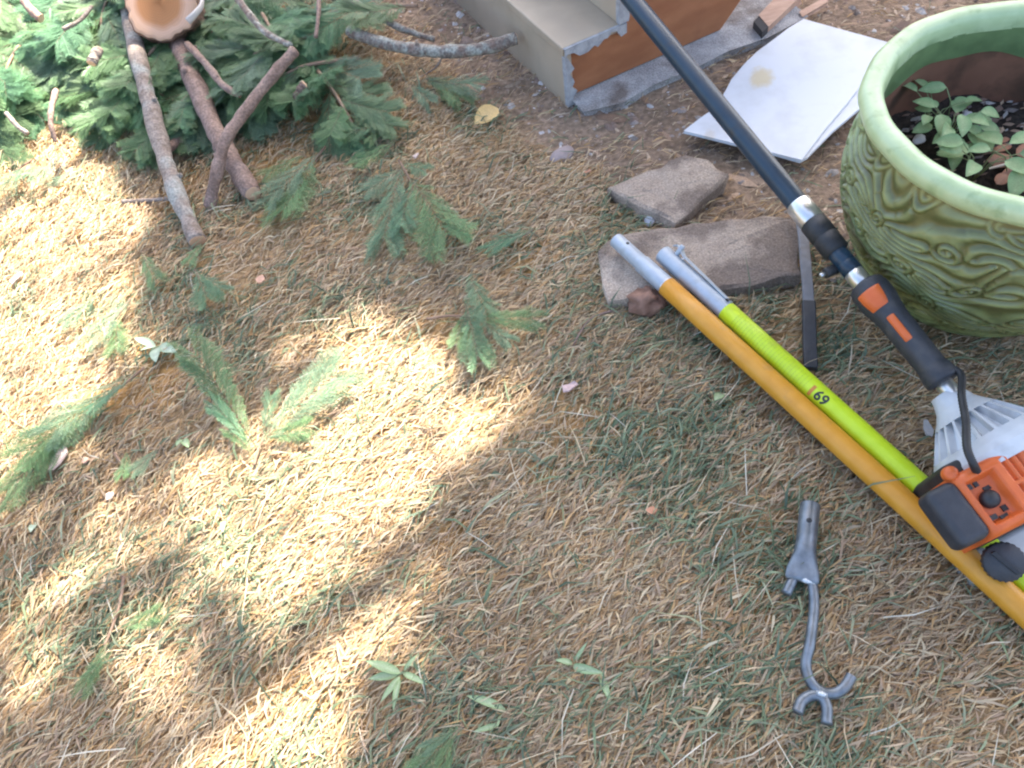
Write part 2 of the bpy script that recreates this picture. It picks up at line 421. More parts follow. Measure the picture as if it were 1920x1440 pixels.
# ------------------------------------------------------------------ wooden steps
UP = Vector((0, 0, 1))
def build_steps():
    C0 = at(1066, 201); D0 = at(862, 6); H1 = 0.155; T = 0.020
    e = (D0 - C0); e.z = 0; e.normalize()                        # along the front edge, away to the left
    dpt = Vector((e.y, -e.x, 0))                                  # into the steps (to the right in the picture)
    if dpt.x < 0: dpt = -dpt
    run = 0.150; W = 1.15
    root = thing('wooden_steps', 'beige boarded garden steps with rough grey cut ends and a bare brown side', 'steps', C0)
    beige = mat('beige_board', (0.41, 0.325, 0.235), (0.46, 0.37, 0.27), 9, rough=0.55, bump=0.06, bscale=500, dirt=((0.33, 0.265, 0.185), 5, 0.52, 0.78))
    grey = mat('sawn_grey_edge', (0.30, 0.30, 0.31), (0.42, 0.42, 0.43), 60, rough=0.9, bump=0.5, bscale=140)
    brown = mat('stained_plywood', (0.29, 0.105, 0.042), (0.39, 0.155, 0.066), 7, rough=0.6, bump=0.12, bscale=80, stretch=(1, 1, 3), dirt=((0.22, 0.085, 0.04), 9, 0.54, 0.74))
    def boardbox(name, a, s0, s1, d0, d1, z0, z1, m=beige, bevel=0.003):
        mb = MB(); o = a + e * ((s0 + s1) / 2) + dpt * ((d0 + d1) / 2) + UP * ((z0 + z1) / 2)
        mb.box(o, e * ((s1 - s0) / 2), dpt * ((d1 - d0) / 2), UP * ((z1 - z0) / 2))
        return mb.build(name, m, root, bevel=bevel)
    z = 0.0
    for k in range(3):
        d0 = k * run
        boardbox('riser', C0, 0.004, W, d0, d0 + T, z if k else -0.01, z + H1 - T - 0.001)
        boardbox('tread', C0, 0.004, W, d0 - 0.003, d0 + run + T - 0.002 if k < 2 else d0 + 0.6, z + H1 - T, z + H1)
        # ragged cut ends of the two boards
        def ragged(a, b, width, out, inner, n=14, amp=0.8):
            top = []; bot = []
            for i in range(n + 1):
                t = i / n; p = a.lerp(b, t)
                top.append(p); bot.append(p + inner * width * (1 - amp * random.random()) + (b - a) * random.uniform(-.02, .02) * (0 < i < n))
            vs = top + bot + [q - out * 0.014 for q in top] + [q - out * 0.014 for q in bot]; m_ = n + 1; fs = []
            for i in range(n):
                fs += [(i, i + 1, m_ + i + 1, m_ + i), (m_ + i, m_ + i + 1, 3 * m_ + i + 1, 3 * m_ + i), (i + 1, i, 2 * m_ + i, 2 * m_ + i + 1)]
            return MB().add(vs, fs)
        out = -e
        pa = C0 + dpt * (d0 - 0.001) + UP * (z + H1 - 0.001) - e * 0.002
        ragged(pa, pa + dpt * (run + T), 0.032, out, -UP, n=13).build('end_edge', grey, root)
        pb = C0 + dpt * (d0 - 0.001) + UP * (z + 0.001) - e * 0.001
        ragged(pb, pb + UP * (H1 - 0.024), 0.030, out, dpt, n=11).build('end_edge', grey, root)
        z += H1
    # brown stringer: stepped upper line, sloping back
    def sp(d, h): return C0 + dpt * d + UP * h + e * 0.012
    poly = [sp(T, 0.02), sp(T, H1 - T - .002), sp(run + .002, H1 - T - .002), sp(run + T, H1 - T), sp(run + T, 2 * H1 - T - .002), sp(2 * run + T, 2 * H1 - T), sp(2 * run + T, 3 * H1 - T - .002), sp(.85, 3 * H1 - T - .002), sp(.85, .42), sp(.46, .018)]
    MB().slab(poly, e * 0.03).build('stringer', brown, root)
    # crumbly concrete footing under the side
    conc = mat('footing_concrete', (0.30, 0.29, 0.285), (0.43, 0.42, 0.41), 22, rough=0.95, bump=0.8, bscale=60, dirt=((0.18, 0.15, 0.13), 12, 0.52, 0.7))
    speckle(conc)
    pts = []
    outl = [(0.015, -0.055), (0.10, -0.075), (0.20, -0.068), (0.31, -0.080), (0.42, -0.072), (0.53, -0.085), (0.66, -0.070), (0.68, 0.10), (0.02, 0.10)]
    for (d, s) in outl:
        pts.append(C0 + dpt * d + e * (s + random.uniform(-.006, .006)) + UP * 0.016)
    f = MB().prism(pts, 0.06).build('concrete_footing', conc, bevel=0.006, loc=C0)
    tag(f, 'rough grey concrete footing strip under the brown side of the steps', 'concrete')
build_steps()

# ------------------------------------------------------------------ white broken board
def build_board():
    z = 0.034
    root = thing('broken_board', 'broken white panel with a yellow stain lying beside the green pot', 'panel', at(1460, 180, 0))
    m, t, p = nodes_of('white_panel')
    tc = t.nodes.new('ShaderNodeTexCoord')
    def blob(cx, cy, r, sq):
        c = at(cx, cy, z) - root.location
        vm = t.nodes.new('ShaderNodeMapping'); vm.vector_type = 'TEXTURE'
        vm.inputs['Location'].default_value = (c.x, c.y, c.z); vm.inputs['Rotation'].default_value = (0, 0, R(60)); vm.inputs['Scale'].default_value = (r, r * sq, 1)
        t.links.new(tc.outputs['Object'], vm.inputs[0])
        nz = t.nodes.new('ShaderNodeTexNoise'); nz.inputs['Scale'].default_value = 1.8; nz.inputs['Detail'].default_value = 5
        t.links.new(vm.outputs[0], nz.inputs['Vector'])
        add = t.nodes.new('ShaderNodeVectorMath'); add.operation = 'ADD'
        t.links.new(vm.outputs[0], add.inputs[0]); t.links.new(nz.outputs['Color'], add.inputs[1])
        sub = t.nodes.new('ShaderNodeVectorMath'); sub.operation = 'SUBTRACT'; sub.inputs[1].default_value = (.5, .5, .5)
        t.links.new(add.outputs[0], sub.inputs[0])
        ln = t.nodes.new('ShaderNodeVectorMath'); ln.operation = 'LENGTH'; t.links.new(sub.outputs[0], ln.inputs[0])
        mr = t.nodes.new('ShaderNodeMapRange'); mr.inputs[1].default_value = 1.0; mr.inputs[2].default_value = 0.45; t.links.new(ln.outputs['Value'], mr.inputs[0])
        return mr.outputs[0]
    nn = t.nodes.new('ShaderNodeTexNoise'); nn.inputs['Scale'].default_value = 16; nn.inputs['Detail'].default_value = 6
    t.links.new(tc.outputs['Object'], nn.inputs['Vector'])
    rr = t.nodes.new('ShaderNodeValToRGB'); rr.color_ramp.elements[0].position = .3; rr.color_ramp.elements[1].position = .55
    rr.color_ramp.elements[0].color = (.54, .555, .58, 1); rr.color_ramp.elements[1].color = (.62, .64, .68, 1)
    t.links.new(nn.outputs[0], rr.inputs[0])
    cur = rr.outputs[0]
    for (cx, cy, r, sq, c, k) in [(1428, 145, .052, .62, (.56, .44, .22), .75), (1590, 245, .035, .5, (.50, .46, .40), .35), (1330, 255, .03, .5, (.52, .44, .36), .5)]:
        mx = t.nodes.new('ShaderNodeMix'); mx.data_type = 'RGBA'
        ml = t.nodes.new('ShaderNodeMath'); ml.operation = 'MULTIPLY'; ml.inputs[1].default_value = k
        t.links.new(blob(cx, cy, r, sq), ml.inputs[0]); t.links.new(ml.outputs[0], mx.inputs[0])
        t.links.new(cur, mx.inputs[6]); mx.inputs[7].default_value = (*c, 1); cur = mx.outputs[2]
    t.links.new(cur, p.inputs['Base Color']); p.inputs['Roughness'].default_value = 0.55
    low = [(1507, 37), (1672, 82), (1690, 130), (1617, 198), (1560, 246), (1513, 294), (1500, 301), (1450, 287), (1390, 272), (1284, 246), (1310, 225), (1340, 204), (1362, 170), (1372, 150), (1397, 120), (1420, 98), (1447, 78), (1480, 53)]
    a = [at(x, y, z - 0.005) for x, y in low]
    MB().prism(a, 0.006).build('backing_layer', m, root, bevel=0.0012)
    hi = [(1507, 36), (1670, 81), (1640, 125), (1627, 142), (1590, 190), (1540, 250), (1503, 299), (1450, 286), (1390, 271), (1283, 245), (1310, 224), (1340, 203), (1362, 169), (1372, 149), (1397, 119), (1420, 97), (1447, 77), (1480, 52)]
    b = [at(x, y, z) for x, y in hi]
    MB().prism(b, 0.0045).build('face_layer', m, root, bevel=0.001)
build_board()

# ------------------------------------------------------------------ paving slabs
def rough_slab(name, poly, z, th, label, m, seed, sub=7):
    random.seed(seed)
    P = [at(x, y, z) for x, y in poly]; Q = []
    for i in range(len(P)):
        a, b = P[i], P[(i + 1) % len(P)]
        k = max(1, int((b - a).length / 0.03))
        for j in range(k):
            p = a.lerp(b, j / k)
            if j: p += Vector((random.uniform(-.007, .007), random.uniform(-.007, .007), 0))
            Q.append(p)
    c = sum(P, Vector()) / len(P)
    mb = MB(); n = len(Q)
    rings = [(0.0, 0.0, 0.0), (0.5, 0, 0.0012), (0.9, 0, .001), (0.985, 0, -0.002), (1.0, 0, -0.007), (0.985, 0, -.028), (0.88, 0, -th)]
    vs = [c + Vector((0, 0, 0.001))]
    for (s, _, dz) in rings[1:]:
        for q in Q:
            p = c.lerp(q, s); p.z = z + dz + (random.uniform(-.0012, .0012) if s < .95 else random.uniform(-.002, .002))
            if s < .99 and dz < -.02: p += Vector((random.uniform(-.006, .004), random.uniform(-.006, .004), 0))
            vs.append(p)
    fs = [(0, 1 + i, 1 + (i + 1) % n) for i in range(n)]
    for r in range(len(rings) - 2):
        for i in range(n):
            a = 1 + r * n + i; b = 1 + r * n + (i + 1) % n
            fs.append((a, a + n, b + n, b))
    mb.add(vs, fs)
    o = mb.build(name, m, loc=(c.x, c.y, 0))
    tag(o, label, 'paving slab', 'broken paving slabs by the pot')
    return o
M_slab = mat('weathered_slab', (0.32, 0.25, 0.195), (0.41, 0.33, 0.26), 14, rough=0.92, bump=1.0, bscale=70, dirt=((0.19, 0.145, 0.115), 8, 0.47, 0.57))
speckle(M_slab)
rough_slab('paving_slab', [(1138, 352), (1190, 330), (1285, 290), (1330, 300), (1368, 326), (1315, 375), (1266, 419), (1200, 388)], 0.034, 0.042, 'small four-sided broken slab between the steps and the silver pole ends', M_slab, 3)
rough_slab('paving_slab', [(1163, 440), (1267, 425), (1433, 401), (1493, 407), (1499, 460), (1505, 515), (1430, 530), (1360, 541), (1240, 565), (1140, 566), (1128, 520), (1120, 468)], 0.034, 0.042, 'long broken slab lying under the silver pole ends', M_slab, 5)

# ------------------------------------------------------------------ poles
def axis_frame(a, b):
    u = (b - a).normalized(); wv = (UP - u * UP.dot(u)).normalized(); v = u.cross(wv)
    return u, v, wv
M_alu = mat('dull_aluminium', (0.38, 0.425, 0.475), (0.44, 0.485, 0.535), 40, rough=0.5, metallic=0.35, dirt=((0.34, 0.34, 0.33), 30, 0.56, 0.78))
M_orange_pole = mat('orange_fibreglass', (0.62, 0.27, 0.022), (0.68, 0.31, 0.035), 30, rough=0.42, bump=0.05, bscale=200, dirt=((0.42, 0.22, 0.06), 22, 0.55, 0.8))
M_yellow_pole = mat('yellow_fibreglass', (0.50, 0.66, 0.012), (0.56, 0.72, 0.03), 30, rough=0.4, bump=0.05, bscale=200, dirt=((0.36, 0.42, 0.05), 22, 0.56, 0.8))
M_ink = mat('black_print', (0.03, 0.035, 0.03), rough=0.6)
M_warn = mat('orange_print', (0.55, 0.22, 0.04), rough=0.6)
M_dark = mat('black_rubber', (0.016, 0.017, 0.019), (0.028, 0.029, 0.031), 60, rough=0.55, bump=0.1, bscale=300)
M_steel = mat('bright_steel', (0.62, 0.63, 0.64), rough=0.28, metallic=0.9)

def cyl(mb, o, u, ref, s0, s1, r0, r1=None, n=40, edge=0.001):
    r1 = r0 if r1 is None else r1
    return mb.lathe([(s0, 0.0001), (s0, r0 - edge), (s0 + edge, r0), (s1 - edge, r1), (s1, r1 - edge), (s1, 0.0001)], o, u, ref, n)

def build_orange():
    rad = 0.0188
    A = at(1155, 450, 0.064); B = at(1907, 1134, 0.030); u, v, wv = axis_frame(A, B); L = (B - A).length
    root = thing('orange_pole', 'long orange fibreglass pole with silver end lying in front of the yellow one', 'pole', Vector((B.x, B.y, 0)))
    sj = (at(1249, 534, 0.062) - A).dot(u)
    mb = MB(); sh = sj * 0.52
    mb.lathe([(0.03, rad * .60), (0, rad * .62), (0, rad * .78), (.002, rad * .80), (sh, rad * .82), (sh + .002, rad * .93), (sj, rad * .93)], A, u, UP, 40)
    f = mb.build('ferrule', M_alu, root, smooth=True)
    ring = MB(); cyl(ring, A, u, UP, sj - .002, sj + .001, rad * .99); ring.build('end_ring', M_steel, root, smooth=True)
    hole = MB(); p = A + u * 0.032 + wv * rad * .79 - v * .003
    cyl(hole, p, wv * 1.0, u, -0.003, 0.0008, 0.0032, n=16, edge=.0003); hole.build('pin_hole', M_dark, f)
    t = MB(); t.lathe([(sj + .0008, rad * .8), (sj + .001, rad)] + [(sj + (L + .55 - sj) * k / 12, rad) for k in range(1, 13)] + [(L + .55, rad * .8)], A, u, UP, 48)
    t.build('tube', M_orange_pole, root, smooth=True)
build_orange()

def text_mesh(body, size):
    cu = bpy.data.curves.new('print', 'FONT'); cu.body = body; cu.size = size; cu.align_x = 'CENTER'; cu.align_y = 'CENTER'; cu.resolution_u = 3; cu.offset = size * .028
    o = bpy.data.objects.new('print_tmp', cu); COL.objects.link(o)
    dg = bpy.context.evaluated_depsgraph_get(); me = o.evaluated_get(dg).to_mesh()
    vs = [Vector(p.co) for p in me.vertices]; fs = [tuple(p.vertices) for p in me.polygons]
    o.evaluated_get(dg).to_mesh_clear(); bpy.data.objects.remove(o); bpy.data.curves.remove(cu)
    return vs, fs

def build_yellow():
    rad = 0.0182
    A = at(1243, 476, 0.066); B = at(1907, 1076, 0.031); u, v, wv = axis_frame(A, B); L = (B - A).length
    root = thing('yellow_pole', 'lime yellow pole with silver clip end lying alongside the orange one', 'pole', Vector((B.x, B.y, 0)))
    sj = (at(1357, 584, 0.062) - A).dot(u)
    mb = MB()
    mb.lathe([(0.05, rad * .76), (0, rad * .78), (0, rad * .95), (.0015, rad * .97), (sj * .5, rad * .95), (sj, rad * .95)], A, u, UP, 40)
    f = mb.build('ferrule', M_alu, root, smooth=True)
    # long flat spring clip on the far side of the ferrule
    cl = MB(); nrm = (wv * .75 - v * .66)
    side = u.cross(nrm)
    o0 = A + u * .012 + nrm * rad * 1.12
    path = [(0.0, .010), (.006, .016), (.016, .013), (.03, .007), (sj * .55, .0045), (sj * .92, .001)]
    vs = []
    for (s, h) in path:
        for dw in (-1, 1):
            wd = .0055 if s > .02 else .0075
            vs += [A + u * (s + .012) + nrm * (rad * .97 + h) + side * (dw * wd), A + u * (s + .012) + nrm * (rad * .97 + h - .0018) + side * (dw * wd)]
    fs = []
    for i in range(len(path) - 1):
        b = i * 4; c = b + 4
        fs += [(b, b + 2, c + 2, c), (b + 1, c + 1, c + 3, b + 3), (b, c, c + 1, b + 1), (b + 2, b + 3, c + 3, c + 2)]
    fs += [(0, 1, 3, 2), (len(vs) - 4, len(vs) - 2, len(vs) - 1, len(vs) - 3)]
    clip = cl.add(vs, fs).build('spring_clip', M_alu, root)
    pin = MB(); cyl(pin, A + u * .026 + nrm * rad * .9, nrm, u, 0, .021, .005, n=20); pin.build('clip_button', M_alu, root, smooth=True)
    wire = MB(); wire.tube([A + u * .046 + nrm * (rad * .97 + .006) + side * (.010 * k) + nrm * (-.004 * abs(k)) for k in (-1, -.5, 0, .5, 1)], .0012, 8); wire.build('wire_loop', M_steel, root, smooth=True)
    ends = MB(); ends.box(A + u * (sj * .95) + nrm * (rad * .99), u * .003, side * .008, nrm * .0015); ends.build('clip_end', M_dark, root)
    t = MB(); t.lathe([(sj - .0002, rad * .8), (sj, rad)] + [(sj + (L + .55 - sj) * k / 12, rad) for k in range(1, 13)] + [(L + .55, rad * .8)], A, u, UP, 48)
    tube = t.build('tube', M_yellow_pole, root, smooth=True)
    # printing wrapped on the tube
    view = Vector((0, 0, CAM_H)) - (A + u * L * .5); view = (view - u * view.dot(u)).normalized(); vy = u.cross(view)
    def wrap(vs, fs, s, a, name, m, rot=0, h=.00035):
        mb = MB(); cr, sr = math.cos(rot), math.sin(rot); out = []
        for q in vs:
            x = q.x * cr - q.y * sr; y = q.x * sr + q.y * cr
            an = a - y / rad
            out.append(A + u * (s + x) + (view * math.cos(an) + vy * math.sin(an)) * (rad + h))
        mb.add(out, fs); return mb.build(name, m, tube)
    def bar(s, a, ls, la, name, m):
        n = 6; vs = [Vector((ls * (i % 2) - ls / 2, la * (i // 2) / n - la / 2, 0)) for i in range(2 * n + 2)]
        fs = [(2 * i, 2 * i + 1, 2 * i + 3, 2 * i + 2) for i in range(n)]
        return wrap(vs, fs, s, a, name, m)
    s69 = (at(1541, 748, .055) - A).dot(u)
    wrap(*text_mesh('69', 0.025), s69, 0.10, 'printed_number', M_ink, 0)
    bar(s69 - .020, 0.15, .006, .020, 'printed_band', M_warn)
    rr = random.Random(4)
    mbs = MB()
    # faint rows of small print above the number
    for k in range(26):
        s = sj + .030 + k * .0068
        if s > s69 - .032: break
        y = -.015
        while y < .013:
            ln = rr.uniform(.0012, .0036)
            n = 3
            vs = []
            for i in range(n + 1):
                an = .10 + (y + ln * i / n) / rad
                for ds in (0, .0010): vs.append(A + u * (s + ds) + (view * math.cos(an) + vy * math.sin(an)) * (rad + .0003))
            mbs.add(vs, [(2 * i, 2 * i + 1, 2 * i + 3, 2 * i + 2) for i in range(n)])
            y += ln + rr.uniform(.0009, .0016)
    mbs.build('small_print', mat('faded_print', (0.36, 0.48, 0.05), rough=.6), tube)
    bar((at(1733, 918, .05) - A).dot(u), -.35, .004, .012, 'printed_tick', M_ink)
build_yellow()

# ------------------------------------------------------------------ pole saw
M_shaft = mat('black_shaft', (0.011, 0.032, 0.055), (0.015, 0.040, 0.066), 30, rough=0.36, dirt=((0.03, 0.035, 0.04), 40, .58, .8))
M_plastic = mat('charcoal_plastic', (0.030, 0.032, 0.038), (0.040, 0.042, 0.048), 80, rough=0.5, bump=0.15, bscale=600, dirt=((0.08, 0.075, 0.07), 25, .56, .8))
M_orange = mat('orange_plastic', (0.62, 0.115, 0.022), (0.68, 0.14, 0.03), 40, rough=0.42, bump=0.05, bscale=300, dirt=((0.34, 0.10, 0.04), 18, .54, .78))
M_white = mat('grey_white_plastic', (0.52, 0.54, 0.55), (0.60, 0.62, 0.63), 30, rough=0.45, dirt=((0.34, 0.34, 0.33), 20, .54, .78))
M_brush = mat('brushed_clamp', (0.68, 0.68, 0.66), rough=0.3, metallic=0.85)

def build_saw():
    A = at(1185, 0, 0.30); B = at(1788, 742, 0.125); u, v, wv = axis_frame(A, B); L = (B - A).length
    if v.x < 0: v = -v                                         # v points to the right of the picture
    ref = wv
    def S(x, y, z): return (at(x, y, z) - A).dot(u)
    def zl(s): return 0.30 + (0.125 - 0.30) * s / L
    def sp(x, y):                                              # place along the axis for a point of the picture
        s = .5 * L
        for _ in range(6): s = (at(x, y, zl(s)) - A).dot(u)
        return s
    root = thing('pole_saw', 'long black shafted motor pole pruner with orange engine leaning past the green pot', 'pole saw', Vector((B.x, B.y, 0)))
    s1 = sp(1500, 385); s2 = sp(1530, 415); s3 = sp(1580, 470); s4 = sp(1610, 507); s5 = sp(1628, 528); s6 = sp(1785, 712)
    r = 0.0185
    t = MB(); t.lathe([(-1.1, .001), (-1.1, r)] + [(-1.1 + (s1 + 1.1) * k / 14, r) for k in range(1, 15)], A, u, ref, 40); t.build('shaft', M_shaft, root, smooth=True)
    t = MB(); cyl(t, A, u, ref, s1 - .004, s2, r * 1.17); t.build('clamp_ring', M_brush, root, smooth=True)
    t = MB(); t.lathe([(s2 - .001, r), (s2, r * 1.22), (s2 + (s3 - s2) * .48, r * 1.22), (s2 + (s3 - s2) * .49, r * 1.16), (s2 + (s3 - s2) * .51, r * 1.16), (s2 + (s3 - s2) * .52, r * 1.2), (s3 - .004, r * 1.18), (s3, r * .9)], A, u, ref, 40)
    c = t.build('collar', M_dark, root, smooth=True)
    t = MB(); t.lathe([(s3 - .001, r * .85), (s3, r * .88), (s3 + (s4 - s3) * .5, r * .88), (s3 + (s4 - s3) * .52, r * .83), (s3 + (s4 - s3) * .55, r * .88), (s4, r * .88), (s4, r * .6)], A, u, ref, 40)
    t.build('sleeve', M_shaft, root, smooth=True)
    t = MB(); cyl(t, A, u, ref, s4 - .001, s5 + .002, r * .86); t.build('inner_tube', M_brush, root, smooth=True)
    # clamp screw on the left below the sleeve
    k0 = A + u * (s3 + (s4 - s3) * .45) - v * (r * 1.3) - wv * .012
    t = MB(); cyl(t, k0, -v, u, -.012, .010, .009, n=20); t.build('clamp_knob', M_dark, root, smooth=True)
    t = MB(); cyl(t, k0, -v, u, .010, .020, .004, n=14); t.build('clamp_screw', M_steel, root, smooth=True)
    # handle
    Lh = s6 - s5
    prof = [(0, .017), (.012, .024), (.03, .029), (.10, .032), (.20, .0315), (.30, .0275), (.38, .0255), (.60, .0245), (.85, .0235), (.88, .026), (.93, .0275), (.985, .027), (1, .020)]
    def hr(q):
        return np.interp(q, [p[0] for p in prof], [p[1] for p in prof])
    dens = [q / 60 for q in range(61)]
    t = MB(); t.lathe([(s5, .008)] + [(s5 + q * Lh, float(hr(q))) for q in dens] + [(s6, .008)], A, u, ref, 48, rf=lambda h, a: 0.0035 * math.cos(a) - 0.002 * abs(math.sin(a)))
    h = t.build('handle', M_plastic, root, smooth=True)
    # facing direction of the controls: up and a little towards the photographer
    view = Vector((0, 0, CAM_H)) - (A + u * (s5 + .3 * Lh)); view = (view - u * view.dot(u)).normalized()
    def pad(name, q0, q1, a0, a1, hgt, m, n=10, taper=0.0):
        mb = MB(); y = u.cross(view)
        K = 10; vs = []
        for i in range(K + 1):
            q = q0 + (q1 - q0) * i / K; fade = math.sin(math.pi * min(max(i / K, .0), 1)) ** .25
            for j in range(n + 1):
                b = j / n; a = a0 + (a1 - a0) * b; ed = min(1, math.sin(math.pi * b) ** .3 + 0)
                aw = a * 1.0 + taper * (i / K - .5) * (b - .5)
                an = aw
                dirv = view * math.cos(an) + y * math.sin(an)
                ca = dirv.dot(ref.normalized()); sa = abs(math.sqrt(max(0, 1 - ca * ca)))
                rr = float(hr(q)) + .0035 * ca - .002 * sa + hgt * fade * ed - .0015
                vs.append(A + u * (s5 + q * Lh) + dirv * rr)
        fs = [(i * (n + 1) + j, i * (n + 1) + j + 1, (i + 1) * (n + 1) + j + 1, (i + 1) * (n + 1) + j) for i in range(K) for j in range(n)]
        o = mb.add(vs, fs).build(name, m, h, smooth=True); return o
    pad('stop_switch', .10, .29, -.55, .72, .005, M_orange, taper=-.3)
    pad('trigger_lever', .36, .62, -.30, .22, .006, M_orange)
    # tube between handle and engine
    t = MB(); cyl(t, A, u, ref, s6 - .01, L + .03, .0135); t.build('drive_tube', M_brush, root, smooth=True)
    # ---------------- engine, frame along u (s), right (v) and up (wv)
    O = B
    def E(s, a, b): return O + u * s + v * a + wv * b
    # grey white fan housing, a slotted cone
    def slots(hh, a):
        if .035 < hh < .075 and abs(math.sin(a * 10)) > .62: return -.015
        return 0.0
    prof = [(-.012, .0140), (-.010, .023), (.0, .0255), (.012, .030), (.022, .037), (.032, .046), (.0345, .048)]
    prof += [(.0355 + .0392 * k / 12, .049 + .029 * k / 12) for k in range(13)] + [(.0757, .0785), (.088, .087), (.098, .092), (.118, .094), (.118, .07)]
    t = MB(); t.lathe(prof, E(0, .0, -.012), u, ref, 180, rf=lambda hh, a: slots(hh, a))
    t.build('fan_housing', M_white, root)
    # orange shroud: a moulded cover as a height field over (s, a)
    s0, s1e, a0, a1 = .104, .198, -.118, .105
    NS, NA = 90, 130
    def rb(x, w, e): return min(1, max(0, (w - abs(x)) / e))
    def hgt(s, a):
        cs, ca = (s0 + s1e) / 2, (a0 + a1) / 2
        es = rb(s - cs, (s1e - s0) / 2, .014); ea = rb(a - ca, (a1 - a0) / 2, .016)
        sm = lambda t_: math.sqrt(max(0, 1 - (1 - t_) ** 2))
        z = .056 - .016 * (1 - sm(es)) - .018 * (1 - sm(ea))
        z += .020 * min(1, (a - a0) / .1) - .004 * (s - s0) / (s1e - s0)
        # recess with the dark knob
        fr = min(rb(s - .152, .033, .006), rb(a + .088, .021, .005))
        z -= .015 * fr
        # cooling slits running along the cover
        for c in (-.052, -.042, -.032):
            q = min(rb(s - .150, .038, .003), rb(a - c, .0034, .0014)); z -= .007 * q * (abs(s - .15) > .003)
        fr2 = rb(a - .03, .040, .004) * rb(s - .15, .034, .004); z += .004 * fr2
        return z
    vs = []; fs = []
    for i in range(NS + 1):
        for j in range(NA + 1):
            s = s0 + (s1e - s0) * i / NS; a = a0 + (a1 - a0) * j / NA
            vs.append(E(s, a, hgt(s, a)))
    m_ = NA + 1
    for i in range(NS):
        for j in range(NA): fs.append((i * m_ + j, i * m_ + j + 1, (i + 1) * m_ + j + 1, (i + 1) * m_ + j))
    # skirt
    rim = [i * m_ for i in range(NS + 1)] + [NS * m_ + j for j in range(1, m_)] + [i * m_ + NA for i in range(NS - 1, -1, -1)] + [j for j in range(NA - 1, 0, -1)]
    b0 = len(vs)
    for q in rim: vs.append(vs[q] - wv * .075)
    nr = len(rim)
    for i in range(nr): fs.append((rim[i], rim[(i + 1) % nr], b0 + (i + 1) % nr, b0 + i))
    cov = MB().add(vs, fs).build('engine_cover', M_orange, root, smooth=True)
    kn = MB(); kn.lathe([(0, .0118), (.004, .0125), (.010, .012), (.014, .0095), (.0165, .005), (.017, .0001)], E(.152, -.090, .043), wv, u, 32); kn.build('primer_knob', M_dark, cov, smooth=True)
    for (ds, da, ls, la) in [(-.025, -.016, .004, .007), (-.025, -.002, .004, .003), (-.014, .008, .003, .006), (.022, -.014, .0035, .008), (.027, .002, .003, .006), (.018, .010, .004, .004)]:
        q = MB(); q.box(E(.152 + ds, -.090 + da, .0465), u * ls, v * la, wv * .0012); q.build('vent_slot', M_dark, cov)
    sc_ = MB(); sc_.lathe([(0, .0065), (.004, .006), (.006, .003), (.006, .0001)], E(.108, .004, .066), wv, u, 20); sc_.build('cover_screw', M_steel, cov, smooth=True)
    lug = MB(); lug.lathe([(0, .011), (.014, .010), (.017, .006), (.018, .0001)], E(.100, -.108, .036), (wv - v * .4), u, 24); lug.build('cover_lug', M_orange, cov, smooth=True)
    # black air filter box on the left
    def rbox(name, s0, s1, a0, a1, b0, b1, m, bev, parent=root, slant=0.0):
        q = MB(); c = E((s0 + s1) / 2, (a0 + a1) / 2, (b0 + b1) / 2)
        q.box(c, u * ((s1 - s0) / 2), v * ((a1 - a0) / 2), wv * ((b1 - b0) / 2))
        if slant:
            q.v = [tuple(Vector(p) - wv * (slant if (Vector(p) - c).dot(v) < 0 and (Vector(p) - c).dot(wv) > 0 else 0)) for p in q.v]
        return q.build(name, m, parent, bevel=bev, seg=4)
    rbox('filter_box', .107, .192, -.158, -.113, .000, .050, M_plastic, .012, slant=.010)
    rbox('crankcase', .085, .20, -.11, .10, -.088, .030, M_dark, .01)
    rbox('fuel_tank', .200, .246, -.118, .10, -.095, -.042, mat('milky_tank', (.36, .37, .38), (.44, .45, .45), 20, rough=.35), .009)
    cap = MB(); co = E(.228, -.090, -.020); cn = (wv * .85 + u * .2 - v * .35).normalized()
    cap.lathe([(0, .0250), (.003, .0270), (.012, .0270), (.015, .0255), (.0155, .0001)], co, cn, u, 48, rf=lambda hh, a: .0008 * math.cos(a * 24) if .002 < hh < .013 else 0)
    capo = cap.build('fuel_cap', M_plastic, root, smooth=True)
    q = MB(); cu_ = (u - cn * u.dot(cn)).normalized(); cv_ = cn.cross(cu_)
    q.box(co + cn * .0165, cu_ * .020 + cv_ * .006, cv_ * .0035, cn * .003); q.build('cap_grip', M_dark, capo, bevel=.001)
    # ribbed throttle cable
    cp = [A + u * (s6 - .02) + wv * .018 + v * .010, A + u * (s6 + .004) + wv * .028 + v * .012, at(1803, 742, .168), at(1811, 790, .176), at(1813, 838, .184), at(1824, 868, .180), at(1832, 884, .162)]
    pts = []
    for i in range(len(cp) - 1):
        p0 = cp[max(i - 1, 0)]; p1 = cp[i]; p2 = cp[i + 1]; p3 = cp[min(i + 2, len(cp) - 1)]
        for k in range(16):
            t_ = k / 16
            pts.append(0.5 * ((2 * p1) + (p2 - p0) * t_ + (2 * p0 - 5 * p1 + 4 * p2 - p3) * t_ ** 2 + (3 * p1 - p0 - 3 * p2 + p3) * t_ ** 3))
    q = MB(); q.tube(pts, [.0058 if i % 2 else .0049 for i in range(len(pts))], 14); q.build('throttle_cable', M_dark, root, smooth=True)
build_saw()

